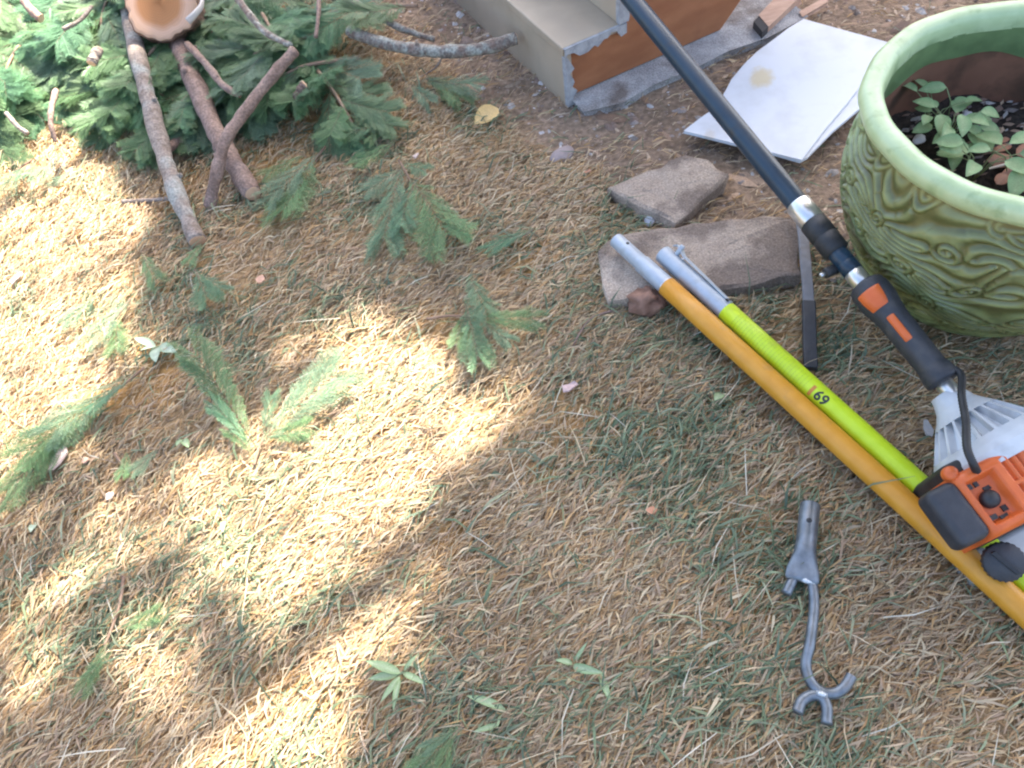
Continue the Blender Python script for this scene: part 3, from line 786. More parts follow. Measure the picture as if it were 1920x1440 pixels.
# ------------------------------------------------------------------ green glazed pot
POT_Z, POT_R = 0.385, 0.264
POT_C = Vector((0.871, 0.844, 0))
def build_pot():
    root = thing('glazed_pot', 'large round green glazed pot with scrolled relief and pale rim', 'plant pot', POT_C)
    k = POT_R / .272; zs = POT_Z / .385
    # body with raised scroll pattern
    prof = [(.0, .150), (.006, .160), (.02, .171), (.05, .192), (.09, .218), (.14, .243), (.19, .260), (.235, .2675), (.275, .266), (.31, .258), (.335, .2475), (.352, .243)]
    hs = np.array([p[0] for p in prof]); rs = np.array([p[1] for p in prof])
    NV, NA = 170, 560
    hh = np.linspace(0, .352, NV); th = np.linspace(0, 2 * np.pi, NA, endpoint=False)
    r = np.interp(hh, hs, rs)
    ker = np.ones(9) / 9; r = np.convolve(np.pad(r, 4, mode='edge'), ker, 'valid')
    TH, HH = np.meshgrid(th, hh)
    U = TH * .25; V = HH
    Un = U + (vnoise(U, V, 16, 51) - .5) * .035; Vn = V + (vnoise(U, V, 14, 52) - .5) * .035
    per = .25 * 2 * np.pi; ncol = 15; cw = per / ncol; ch = .062
    best = np.full(U.shape, 9.0); sgn = np.zeros(U.shape); ang = np.zeros(U.shape)
    for row in range(-1, 8):
        cy = row * ch + .02; off = .5 * cw * (row % 2)
        cx = np.round((Un - off) / cw) * cw + off
        dx = Un - cx; dy = (Vn - cy) * 1.25
        d = np.sqrt(dx ** 2 + dy ** 2); b = d < best
        best = np.where(b, d, best); ang = np.where(b, np.arctan2(dy, dx), ang)
    boss = np.clip((.026 - best) / .006, 0, 1)
    ring = np.sin((best / .0115 + ang / (2 * np.pi)) * 2 * np.pi)
    bump_ = 1.5 * np.exp(-(best / .026) ** 2) * np.where(np.sin(ang) > 0, 1, -1)
    wave = np.sin((Vn * 1.1 / .0145 + .9 * np.sin(Un * 21 + 30 * Vn) + .8 * np.sin(Un * 47) * .5 + bump_) * 2 * np.pi)
    on = np.clip((fbm(U, V, 8, 55) - .36) * 7, 0, 1)
    rel = ring * boss * on + wave * (1 - boss * on)
    rel = np.sign(rel) * np.abs(rel) ** .8
    fade = np.clip((HH - .012) / .03, 0, 1) * np.clip((.335 - HH) / .03, 0, 1)
    RR = r[:, None] + rel * .0032 * fade
    X = POT_C.x * 0 + RR * np.cos(TH) * k; Y = RR * np.sin(TH) * k; Z = HH * zs
    Vt = np.stack([X, Y, Z], -1).reshape(-1, 3)
    i, j = np.meshgrid(np.arange(NV - 1), np.arange(NA), indexing='ij'); j2 = (j + 1) % NA
    F = np.stack([i * NA + j, i * NA + j2, (i + 1) * NA + j2, (i + 1) * NA + j], -1).reshape(-1, 4)
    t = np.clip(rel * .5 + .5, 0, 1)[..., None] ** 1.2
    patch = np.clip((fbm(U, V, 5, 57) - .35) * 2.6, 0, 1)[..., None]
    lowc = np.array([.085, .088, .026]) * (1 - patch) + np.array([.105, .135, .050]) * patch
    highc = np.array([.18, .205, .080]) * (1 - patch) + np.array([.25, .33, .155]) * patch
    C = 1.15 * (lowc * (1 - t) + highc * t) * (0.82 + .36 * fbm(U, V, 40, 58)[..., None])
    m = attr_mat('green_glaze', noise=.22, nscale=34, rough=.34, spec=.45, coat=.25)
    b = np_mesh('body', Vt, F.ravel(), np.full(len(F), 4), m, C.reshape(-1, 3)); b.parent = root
    b.data.polygons.foreach_set('use_smooth', [True] * len(F))
    # rim
    rimm = mat('pale_rim_glaze', (.42, .53, .28), (.50, .61, .35), 26, rough=.36, bump=.12, bscale=90, dirt=((.26, .36, .17), 30, .55, .75))
    pr = [(.350, .240), (.347, .2535), (.350, .262), (.357, .2690), (.366, .2725), (.376, .2720), (.383, .2670), (.3855, .2590), (.3845, .2470), (.381, .2390), (.374, .2350), (.362, .2335), (.352, .2335)]
    q = MB(); q.lathe([(h * zs, rr * k) for h, rr in pr], POT_C, UP, (1, 0, 0), 128, rf=lambda h, a: .0012 * math.sin(a * 7 + 1) + .0008 * math.sin(a * 17))
    q.build('rim', rimm, root, smooth=True)
    # inside: glazed band, then raw terracotta
    band = mat('inner_glaze', (.13, .20, .085), (.19, .28, .12), 30, rough=.35)
    q = MB(); q.lathe([(.354 * zs, .2336 * k), (.335 * zs, .2345 * k), (.315 * zs, .2362 * k), (.305 * zs, .2370 * k)], POT_C, UP, (1, 0, 0), 96, rf=lambda h, a: 0)
    q.v = [(p[0], p[1], p[2] + (.006 * math.sin(math.atan2(p[1] - POT_C.y, p[0] - POT_C.x) * 5) + .004 * math.sin(math.atan2(p[1] - POT_C.y, p[0] - POT_C.x) * 11) if p[2] < .31 * zs else 0)) for p in q.v]
    q.build('inner_band', band, root, smooth=True)
    terra = mat('raw_terracotta', (.21, .092, .054), (.28, .13, .078), 10, rough=.8, bump=.15, bscale=60, dirt=((.09, .05, .03), 14, .5, .7))
    q = MB(); q.lathe([(.325 * zs, .2372 * k), (.30 * zs, .2385 * k), (.25 * zs, .2390 * k), (.20 * zs, .236 * k), (.17 * zs, .23 * k)], POT_C, UP, (1, 0, 0), 96)
    q.build('inner_wall', terra, root, smooth=True)
    # potting soil, uneven
    n = 64; vs = []; fs = []
    for i_ in range(n + 1):
        for j_ in range(n + 1):
            x = -1 + 2 * i_ / n; y = -1 + 2 * j_ / n
            a = x * math.sqrt(max(0, 1 - y * y / 2)); c = y * math.sqrt(max(0, 1 - x * x / 2))
            a *= .236 * k; c *= .236 * k
            vs.append((POT_C.x + a, POT_C.y + c, .222 * zs + float((fbm(a + 3, c + 3, 14, 61) - .5) * .05 + (fbm(a, c, 70, 62) - .5) * .014)))
    fs = [(i_ * (n + 1) + j_, (i_ + 1) * (n + 1) + j_, (i_ + 1) * (n + 1) + j_ + 1, i_ * (n + 1) + j_ + 1) for i_ in range(n) for j_ in range(n)]
    q = MB().add(vs, fs).build('potting_soil', mat('potting_soil', (.022, .016, .012), (.055, .038, .028), 120, rough=.95, bump=1, bscale=150), root, smooth=True)
    return root
build_pot()

# ---- leaves: a shared leaf mesh, folded along the midrib
def leaf_mesh(name, m, cols, n=7, width=.45, fold=.18, curl=.15, lobes=0.0, seed=1):
    rr = random.Random(seed); vs = []; cs = []; fs = []
    for i in range(n + 1):
        t = i / n; w_ = width * (math.sin(math.pi * t ** .8) ** .8 if 0 < t < 1 else .03) * (1 + (lobes * math.cos(i * math.pi) if lobes else 0))
        z = curl * (t - t * t * 1.6)
        for sgn in (-1, 0, 1):
            vs.append((sgn * w_ / 2, t, z + abs(sgn) * fold * w_)); c = cols[0] if sgn == 0 else cols[1]
            j = rr.uniform(.9, 1.12); cs.append(tuple(x * j for x in c))
    for i in range(n):
        for s in (0, 1):
            a = i * 3 + s; fs.append((a, a + 1, a + 4, a + 3))
    me = bpy.data.meshes.new(name); me.from_pydata(vs, [], fs); me.update()
    ca = me.color_attributes.new('col', 'FLOAT_COLOR', 'POINT'); ca.data.foreach_set('color', np.array([(*c, 1) for c in cs], dtype=np.float32).ravel())
    me.polygons.foreach_set('use_smooth', [True] * len(me.polygons)); me.materials.append(m)
    return me
def frame_at(base, tip, nrm=(0, 0, 1), length=None, wscale=1.0):
    """matrix that takes a +Y growing unit shape from base to tip, its face towards nrm"""
    base = Vector(base); d = Vector(tip) - base; L = length or d.length; y = d.normalized()
    x = y.cross(Vector(nrm)).normalized(); z = x.cross(y)
    return Matrix(((x.x * L * wscale, y.x * L, z.x * L, base.x), (x.y * L * wscale, y.y * L, z.y * L, base.y), (x.z * L * wscale, y.z * L, z.z * L, base.z), (0, 0, 0, 1)))

M_leaf = attr_mat('soft_leaf', rough=.5, trans=.25, noise=.15, nscale=30)
LEAF_POT = leaf_mesh('pot_leaf', M_leaf, [(.38, .48, .24), (.26, .41, .19)], width=.62, seed=2)
LEAF_WEED = leaf_mesh('weed_leaf', M_leaf, [(.42, .50, .30), (.30, .42, .20)], width=.26, seed=3, curl=.2)
LEAF_PALE = leaf_mesh('pale_leaf', M_leaf, [(.50, .57, .44), (.40, .50, .34)], width=.34, seed=4)

def build_pot_plants():
    rr = random.Random(5)
    spots = [((1775, 262), 'bushy light green weed against the terracotta wall inside the pot', 19, .044), ((1742, 232), 'small light green weed beside the near left rim inside the pot', 7, .05), ((1822, 330), 'green weed behind the near rim of the pot, beside brown leaves', 9, .06), ((1900, 330), 'green leafy weed at the right edge of the pot soil', 6, .06)]
    for (px, py), lab, n, L in spots:
        c = at(px, py, .235)
        root = thing('pot_weed', lab, 'weed', c, 'weeds growing in the pot')
        st = MB()
        for i in range(n):
            a = rr.uniform(0, 6.28); rad = rr.uniform(.1, 1) ** .6 * L * .95; h = rr.uniform(.012, .062)
            tip = c + Vector((math.cos(a) * rad, math.sin(a) * rad, h))
            st.tube([c + Vector((0, 0, -.02)), c.lerp(tip, .5) + Vector((0, 0, .012)), tip], [.0012, .001, .0007], 5)
            o = Vector((math.cos(a), math.sin(a), rr.uniform(-.35, .25)))
            link_mesh('leaf', LEAF_POT, root, Matrix.Translation(-c) @ frame_at(tip, tip + o * L * rr.uniform(.55, 1.0), (rr.uniform(-.3, .3), rr.uniform(-.5, .1), 1), wscale=rr.uniform(.8, 1.15)))
        st.build('stem', M_leaf_stem, root, smooth=True)
    # a single leaf poking up before the wall, on its own stem
    b = at(1790, 215, .25); root = thing('pot_weed', 'single pointed leaf standing up against the inner terracotta wall', 'weed', b, 'weeds growing in the pot')
    p0 = at(1722, 168, .285); p1 = at(1775, 164, .290)
    link_mesh('leaf', LEAF_POT, root, Matrix.Translation(-b) @ frame_at(p1, p0, (0, -.6, .8), wscale=.75))
    MB().tube([b + Vector((0, 0, -.05)), b.lerp(p1, .5), p1], [.0014, .0012, .0009], 5).build('stem', M_leaf_stem, root, smooth=True)
M_leaf_stem = mat('leaf_stem', (.22, .27, .12), rough=.6)
build_pot_plants()

def chunk(name, c, a, size, label, cat, m, seed, group=None, bumps=.35, nlat=9, nlon=14):
    rr = random.Random(seed); q = MB(); vs = []
    ca, sa = math.cos(a), math.sin(a); off = rr.uniform(0, 50)
    for i in range(nlat + 1):
        th = math.pi * i / nlat
        for j in range(nlon):
            ph = 2 * math.pi * j / nlon
            d = 1 + bumps * (float(fbm(math.cos(ph) * math.sin(th) + off, math.sin(ph) * math.sin(th) + math.cos(th) * 1.7 + off, 1.6, 71)) - .5) * 2
            x = math.sin(th) * math.cos(ph) * size[0] * d; y = math.sin(th) * math.sin(ph) * size[1] * d; z = math.cos(th) * size[2] * d
            vs.append(Vector((c[0] + x * ca - y * sa, c[1] + x * sa + y * ca, c[2] + z)))
    fs = [(i * nlon + j, i * nlon + (j + 1) % nlon, (i + 1) * nlon + (j + 1) % nlon, (i + 1) * nlon + j)[::-1] for i in range(nlat) for j in range(nlon)]
    o = q.add(vs, fs).build(name, m, smooth=True, loc=(c[0], c[1], 0))
    tag(o, label, cat, group); return o

M_bark_brown = mat('red_brown_bark', (.17, .085, .055), (.30, .17, .12), 35, rough=.85, bump=.8, bscale=70)
M_deadleaf = attr_mat('dead_leaf', rough=.6, trans=.15, noise=.25, nscale=40)
DEADLEAF = leaf_mesh('dead_leaf', M_deadleaf, [(.52, .28, .19), (.44, .20, .125)], width=.5, fold=-.2, curl=.35, seed=8)
YLEAF = leaf_mesh('yellow_leaf', M_deadleaf, [(.74, .52, .24), (.72, .49, .20)], width=.72, fold=.1, curl=.12, seed=9)
def build_pot_litter():
    rr = random.Random(15)
    for (px, py) in [(1865, 285), (1885, 300), (1850, 300), (1878, 325), (1868, 345), (1893, 350), (1905, 290), (1870, 268)]:
        b = at(px, py, .243); a = rr.uniform(-.6, .6)
        mw = frame_at(b, b + Vector((math.cos(a), math.sin(a), rr.uniform(-.1, .3))) * rr.uniform(.035, .06), (rr.uniform(-.5, .5), rr.uniform(-.6, .2), 1))
        o = link_mesh('dead_leaf', DEADLEAF); o.matrix_world = mw
        tag(o, 'curled reddish brown dead leaf on the potting soil', 'leaf', 'dead leaves in the pot')
    for (px, py, qx, qy) in [(1855, 316, 1915, 303)]:
        s = MB().tube([at(px, py, .255), at((px + qx) / 2, (py + qy) / 2 - 1, .26), at(qx, qy, .255)], [.0018, .0022, .0015], 6).build('straw', mat('pale_straw', (.66, .54, .42), rough=.6), loc=at(px, py, .25))
        tag(s, 'pale straw lying over dead leaves in the pot', 'straw')
    # small pale pebbles near the rim
    for i, (px, py, lab) in enumerate([(1722, 262, 'pale pebble on the pot soil against the near left rim'), (1812, 218, 'whitish pebble among the weed leaves in the pot')]):
        chunk('pebble', at(px, py, .245), .4, (.013, .009, .007), lab, 'stone', mat('pale_pebble', (.50, .47, .50), (.60, .57, .58), 40, rough=.7), 80 + i, 'pebbles in the pot')
build_pot_litter()

def build_pot_crumbs():
    rr = random.Random(31); q = MB()
    pal = [(.30, .20, .14), (.42, .30, .21), (.20, .13, .10), (.16, .13, .12), (.36, .33, .31)]
    for i in range(420):
        a = rr.uniform(0, 6.283); d = math.sqrt(rr.random()) * .215
        x = POT_C.x + d * math.cos(a); y = POT_C.y + d * math.sin(a)
        z = .222 + float((fbm(x - POT_C.x + 3, y - POT_C.y + 3, 14, 61) - .5) * .05) + .006
        t = rr.uniform(-.5, .9); L = rr.uniform(.004, .013); w_ = L * rr.uniform(.25, .6)
        e = Vector((math.cos(t), math.sin(t), rr.uniform(-.2, .2))); f = Vector((-math.sin(t), math.cos(t), rr.uniform(-.3, .3))); c = Vector((x, y, z))
        q.add([c - e * L, c + f * w_ - e * L * .3, c + e * L, c - f * w_ + e * L * .2, c + UP * w_ * .7, c - UP * w_ * .5], [(0, 4, 1), (1, 4, 2), (2, 4, 3), (3, 4, 0), (0, 1, 5), (1, 2, 5), (2, 3, 5), (3, 0, 5)][::1], rr.choice(pal))
    o = q.build('bark_crumbs', attr_mat('pot_crumb', rough=.85, noise=.2, nscale=200), loc=(POT_C.x, POT_C.y, .22)); tag(o, 'brown bark crumbs strewn on the potting soil', 'litter', kind='stuff')
build_pot_crumbs()

# ------------------------------------------------------------------ steel fork attachment
def spline(cp, k=10):
    cp = [Vector(p) for p in cp]; pts = []
    for i in range(len(cp) - 1):
        p0 = cp[max(i - 1, 0)]; p1 = cp[i]; p2 = cp[i + 1]; p3 = cp[min(i + 2, len(cp) - 1)]
        for j in range(k):
            t = j / k
            pts.append(0.5 * ((2 * p1) + (p2 - p0) * t + (2 * p0 - 5 * p1 + 4 * p2 - p3) * t ** 2 + (3 * p1 - p0 - 3 * p2 + p3) * t ** 3))
    pts.append(cp[-1]); return pts
def build_fork():
    z = .032
    steel = mat('galvanised_steel', (.135, .155, .175), (.21, .235, .26), 60, rough=.4, metallic=.6, bump=.08, bscale=300, dirt=((.20, .20, .20), 40, .52, .72))
    weld = mat('weld_bead', (.50, .52, .53), (.66, .68, .70), 200, rough=.35, metallic=.7, bump=.4, bscale=500)
    A = at(1519, 946, z); B = at(1506, 1068, z); u, v, wv = axis_frame(A, B); L = (B - A).length
    root = thing('pole_fork', 'galvanised steel socket with forked hook end lying on the grass', 'pole attachment', Vector((B.x, B.y, 0)))
    r = .0148
    t = MB(); vs = []; n = 36
    st = [(.03, .80, .80), (0, .82, .82), (0, .97, .97), (.002, 1, 1), (L * .60, 1.0, 1.0), (L * .75, 1.08, .90), (L * .88, 1.32, .68), (L * 1.0, 1.58, .48), (L * 1.12, 1.62, .42), (L * 1.16, 1.5, .3), (L * 1.16, .2, .1)]
    x = u.cross(wv); 
    for (s, fx, fz) in st:
        for j in range(n):
            a = 2 * math.pi * j / n; vs.append(A + u * s + x * (r * fx * math.cos(a)) + wv * (r * fz * math.sin(a) - (1 - fz) * r * .3 * (s > L * .6)))
    fs = [(i * n + j, i * n + (j + 1) % n, (i + 1) * n + (j + 1) % n, (i + 1) * n + j)[::-1] for i in range(len(st) - 1) for j in range(n)]
    soc = t.add(vs, fs).build('socket', steel, root, smooth=True)
    hl = MB(); cyl(hl, A + u * (at(1518, 984, z) - A).dot(u) + wv * (r * .985) + x * .001, wv, u, -.002, .0006, .0042, n=18, edge=.0003); hl.build('pin_hole', M_dark, soc, smooth=True)
    zz = .024; rr_ = .0074
    MB().tube(spline([at(1490, 1080, zz), at(1483, 1094, zz), at(1474, 1113, zz)], 6), rr_, 14).build('prong_stub', steel, root, smooth=True)
    rod = spline([at(1520, 1080, zz), at(1525, 1110, zz), at(1526, 1145, zz), at(1519, 1205, zz + .004), at(1511, 1245, zz), at(1520, 1278, zz), at(1540, 1297, zz), at(1564, 1300, zz), at(1583, 1289, zz + .002), at(1597, 1267, zz + .004)], 10)
    MB().tube(rod, rr_, 16).build('rod', steel, root, smooth=True)
    arc = spline([at(1495, 1336, zz + .002), at(1503, 1315, zz), at(1521, 1304, zz - .001), at(1539, 1306, zz - .001), at(1550, 1325, zz), at(1550, 1357, zz + .002)], 10)
    MB().tube(arc, rr_, 16).build('hook_arc', steel, root, smooth=True)
    for (p, q) in [((1492, 1082), (1527, 1094)), ((1531, 1298), (1550, 1304))]:
        MB().tube([at(*p, zz + .005), at((p[0] + q[0]) / 2, (p[1] + q[1]) / 2, zz + .007), at(*q, zz + .005)], [.003, .0048, .003], 10, wob=.12).build('weld', weld, root, smooth=True)
build_fork()

# ------------------------------------------------------------------ flat grey bar with black end beside the pot
def build_bar():
    root = thing('flat_bar', 'narrow grey bar with black end lying between the slab and the yellow pole', 'bar', at(1512, 560, 0))
    m1 = mat('weathered_grey_bar', (.17, .165, .17), (.25, .24, .245), 30, rough=.7, bump=.3, bscale=100, dirt=((.17, .14, .12), 20, .5, .7))
    def seg(name, pts, w_, th, m):
        q = MB(); vs = []; K = len(pts)
        for i, p in enumerate(pts):
            t = (pts[min(i + 1, K - 1)] - pts[max(i - 1, 0)]).normalized(); s = t.cross(UP).normalized()
            for (a, b) in ((-1, 1), (1, 1), (1, -1), (-1, -1)): vs.append(p + s * (a * w_ / 2) + UP * (b * th / 2))
        fs = [(i * 4 + j, i * 4 + (j + 1) % 4, i * 4 + 4 + (j + 1) % 4, i * 4 + 4 + j)[::-1] for i in range(K - 1) for j in range(4)] + [(0, 1, 2, 3), ((K - 1) * 4 + 3, (K - 1) * 4 + 2, (K - 1) * 4 + 1, (K - 1) * 4)]
        return q.add(vs, fs).build(name, m, root, bevel=.0025)
    g = [at(1498, 385, .058), at(1506, 440, .050), at(1511, 500, .047), at(1515, 545, .040), at(1516, 575, .034)]
    seg('bar', g, .020, .009, m1)
    seg('black_sleeve', [at(1516, 566, .0355), at(1517, 600, .031), at(1518, 650, .026), at(1520, 692, .022)], .0235, .013, M_plastic)
build_bar()

# ------------------------------------------------------------------ log, limbs and heap of cut branches
M_bark_grey = mat('grey_conifer_bark', (.19, .145, .115), (.29, .24, .205), 34, rough=.9, bump=.9, bscale=60, stretch=(1, 1, .6), dirt=((.30, .30, .27), 14, .52, .66))
M_bark_pink = mat('pinkish_peeled_bark', (.21, .135, .105), (.29, .20, .16), 26, rough=.8, bump=.6, bscale=70, dirt=((.19, .12, .09), 18, .5, .68))
M_bark_lichen = mat('lichened_bark', (.21, .165, .135), (.34, .33, .28), 55, rough=.9, bump=.8, bscale=80, lo=.42, hi=.56, dirt=((.20, .13, .10), 20, .52, .66))
M_cut = mat('fresh_cut_wood', (.56, .33, .20), (.66, .44, .29), 30, rough=.7, bump=.3, bscale=120)

for _m in (M_bark_grey, M_bark_pink, M_bark_lichen): speckle(_m, 170, .38)
def limb(name, cps, rad, label, m, cut=(True, True), k=9, seed=1, group='cut limbs on the lawn', knots=2, n=16):
    random.seed(seed)
    pts = spline(cps, k); K = len(pts)
    rs = [rad[0] + (rad[1] - rad[0]) * i / (K - 1) for i in range(K)]
    rs = [r_ * (1 + .07 * math.sin(i * .7 + seed) + random.uniform(-.035, .035)) for i, r_ in enumerate(rs)]
    pts = [p + Vector((random.uniform(-1, 1), random.uniform(-1, 1), random.uniform(-.6, .6))) * rad[0] * .07 for p in pts]
    c = pts[K // 2]; root = thing(name, label, 'branch', Vector((c.x, c.y, 0)), group)
    MB().tube(pts, rs, n, cap=True, wob=.05).build('bark', m, root, smooth=True)
    for end, on in ((0, cut[0]), (-1, cut[1])):
        if not on: continue
        p = pts[end]; d = (pts[0] - pts[1] if end == 0 else pts[-1] - pts[-2]).normalized()
        q = MB(); q.lathe([(-.002, rs[end] * .93), (.0015, rs[end] * .9), (.0025, rs[end] * .5), (.0022, .0001)], p, d, UP, 24); q.build('cut_end', M_cut, root)
    for i in range(knots):
        j = random.randrange(3, K - 3); a = random.uniform(0, 3.1); tdir = (pts[j + 1] - pts[j]).normalized(); s = tdir.cross(UP).normalized(); dirn = s * math.cos(a) + UP * math.sin(a)
        MB().tube([pts[j], pts[j] + dirn * rs[j] * 1.35 + tdir * rs[j] * .3], [rs[j] * .45, rs[j] * .3], 9).build('knot', m, root, smooth=True)
    return root
limb('cut_limb', [at(236, 10, .12), at(262, 120, .13), at(298, 260, .085), at(335, 370, .05), at(371, 452, .026)], (.0225, .019), 'long grey limb reaching farthest down onto the lawn, leftmost of three', M_bark_grey, seed=2)
limb('cut_limb', [at(332, 78, .10), at(356, 135, .10), at(402, 240, .08), at(440, 310, .05), at(474, 364, .030)], (.026, .022), 'thick brown limb with pink cut end, crossed by a thinner crooked one', M_bark_pink, seed=5)
limb('cut_limb', [at(552, 96, .19), at(505, 150, .165), at(455, 215, .14), at(424, 262, .122), at(405, 330, .075), at(393, 388, .020)], (.0135, .0140), 'crooked smooth brown limb lying across the thick brown limb', M_bark_pink, seed=9, knots=1)
limb('cut_limb', [at(655, 58, .12), at(700, 75, .11), at(760, 90, .09), at(830, 97, .085), at(900, 92, .085), at(968, 72, .088)], (.0145, .0165), 'curved limb with pale lichen resting against the beige step', M_bark_lichen, seed=12)
limb('cut_limb', [at(640, -10, .16), at(700, 25, .13), at(750, 52, .10), at(815, 75, .06)], (.012, .007), 'thin bare tapering twig above the lichened limb', M_bark_lichen, cut=(False, False), seed=14, knots=1, n=10)
limb('cut_limb', [at(300, 290, .06), at(328, 268, .05), at(345, 262, .04)], (.012, .012), 'short stub with reddish end between the two leaning limbs', M_bark_pink, seed=16, knots=0)
limb('cut_limb', [at(352, 84, .13), at(388, 122, .14), at(418, 160, .13), at(450, 178, .12)], (.010, .008), 'dark bent limb just right of the big log', M_bark_pink, cut=(False, False), seed=18)
limb('cut_limb', [at(230, 378, .020), at(275, 376, .018), at(325, 372, .014)], (.006, .005), 'thin dark twig on the grass touching the long grey limb', M_bark_grey, cut=(False, False), seed=21, knots=0, n=8)

def build_log():
    # short thick log, its sawn face looking towards the photographer
    c = at(299, 6, .215); face = (Vector((.12, -.80, .58))).normalized(); R0 = .090; Ln = .30
    root = thing('sawn_log', 'thick log with orange brown sawn face on top of the green heap', 'log', Vector((c.x, c.y, 0)))
    q = MB(); prof = [(-Ln, .001), (-Ln, R0 * 1.03)] + [(-Ln + Ln * i / 14, R0 * (1.03 - .02 * i / 14)) for i in range(15)] + [(0.0, R0 * .965)]
    wob = lambda h, a: .006 * math.sin(a * 3 + 1) + .003 * math.sin(a * 7 + h * 20) + .002 * math.sin(a * 19)
    q.lathe(prof, c, face, UP, 80, rf=wob); q.build('bark', mat('log_bark', (.14, .075, .05), (.27, .16, .11), 40, rough=.9, bump=1, bscale=60), root, smooth=True)
    m, t, p = nodes_of('sawn_face')
    tc = t.nodes.new('ShaderNodeTexCoord'); mp = t.nodes.new('ShaderNodeMapping')
    lc = c - root.location
    rot = face.to_track_quat('Z', 'Y').to_euler()
    mp.vector_type = 'TEXTURE'; mp.inputs['Location'].default_value = lc; mp.inputs['Rotation'].default_value = rot
    t.links.new(tc.outputs['Object'], mp.inputs[0])
    ln = t.nodes.new('ShaderNodeVectorMath'); ln.operation = 'LENGTH'; t.links.new(mp.outputs[0], ln.inputs[0])
    nz = t.nodes.new('ShaderNodeTexNoise'); nz.inputs['Scale'].default_value = 14; nz.inputs['Detail'].default_value = 5; t.links.new(mp.outputs[0], nz.inputs['Vector'])
    ma = t.nodes.new('ShaderNodeMath'); ma.operation = 'MULTIPLY_ADD'; ma.inputs[1].default_value = .028; t.links.new(nz.outputs[0], ma.inputs[0]); t.links.new(ln.outputs['Value'], ma.inputs[2])
    rp = t.nodes.new('ShaderNodeValToRGB'); e = rp.color_ramp.elements
    mr = t.nodes.new('ShaderNodeMapRange'); mr.inputs[1].default_value = 0; mr.inputs[2].default_value = .115; t.links.new(ma.outputs[0], mr.inputs[0])
    e[0].position = .0; e[0].color = (.42, .17, .055, 1); e[1].position = 1.0; e[1].color = (.56, .34, .21, 1)
    x = e.new(.56); x.color = (.48, .21, .08, 1); x = e.new(.72); x.color = (.66, .40, .27, 1)
    t.links.new(mr.outputs[0], rp.inputs[0])
    wv_ = t.nodes.new('ShaderNodeMath'); wv_.operation = 'MULTIPLY'; wv_.inputs[1].default_value = 1100; t.links.new(ma.outputs[0], wv_.inputs[0])
    si = t.nodes.new('ShaderNodeMath'); si.operation = 'SINE'; t.links.new(wv_.outputs[0], si.inputs[0])
    m2 = t.nodes.new('ShaderNodeMapRange'); m2.inputs[1].default_value = -1; m2.inputs[2].default_value = 1; m2.inputs[3].default_value = .95; m2.inputs[4].default_value = 1.03; t.links.new(si.outputs[0], m2.inputs[0])
    mx = t.nodes.new('ShaderNodeMix'); mx.data_type = 'RGBA'; mx.blend_type = 'MULTIPLY'; mx.inputs[0].default_value = 1
    t.links.new(rp.outputs[0], mx.inputs[6]); t.links.new(m2.outputs[0], mx.inputs[7]); t.links.new(mx.outputs[2], p.inputs['Base Color']); p.inputs['Roughness'].default_value = .7
    q = MB(); q.lathe([(-.001, R0 * .985), (.003, R0 * .975), (.005, R0 * .9), (.005, R0 * .5), (.005, .0001)], c, face, UP, 80, rf=lambda h, a: wob(h, a) * .9); q.build('sawn_face', m, root)
    # curl of peeled bark at its right
    pts = spline([at(352, 40, .25), at(366, 26, .255), at(378, 10, .25), at(380, -10, .245)], 6)
    MB().tube(pts, [.004] * len(pts), 8, flat=2.2).build('bark_curl', mat('pale_inner_bark', (.50, .46, .43), rough=.7), root, smooth=True)
build_log()

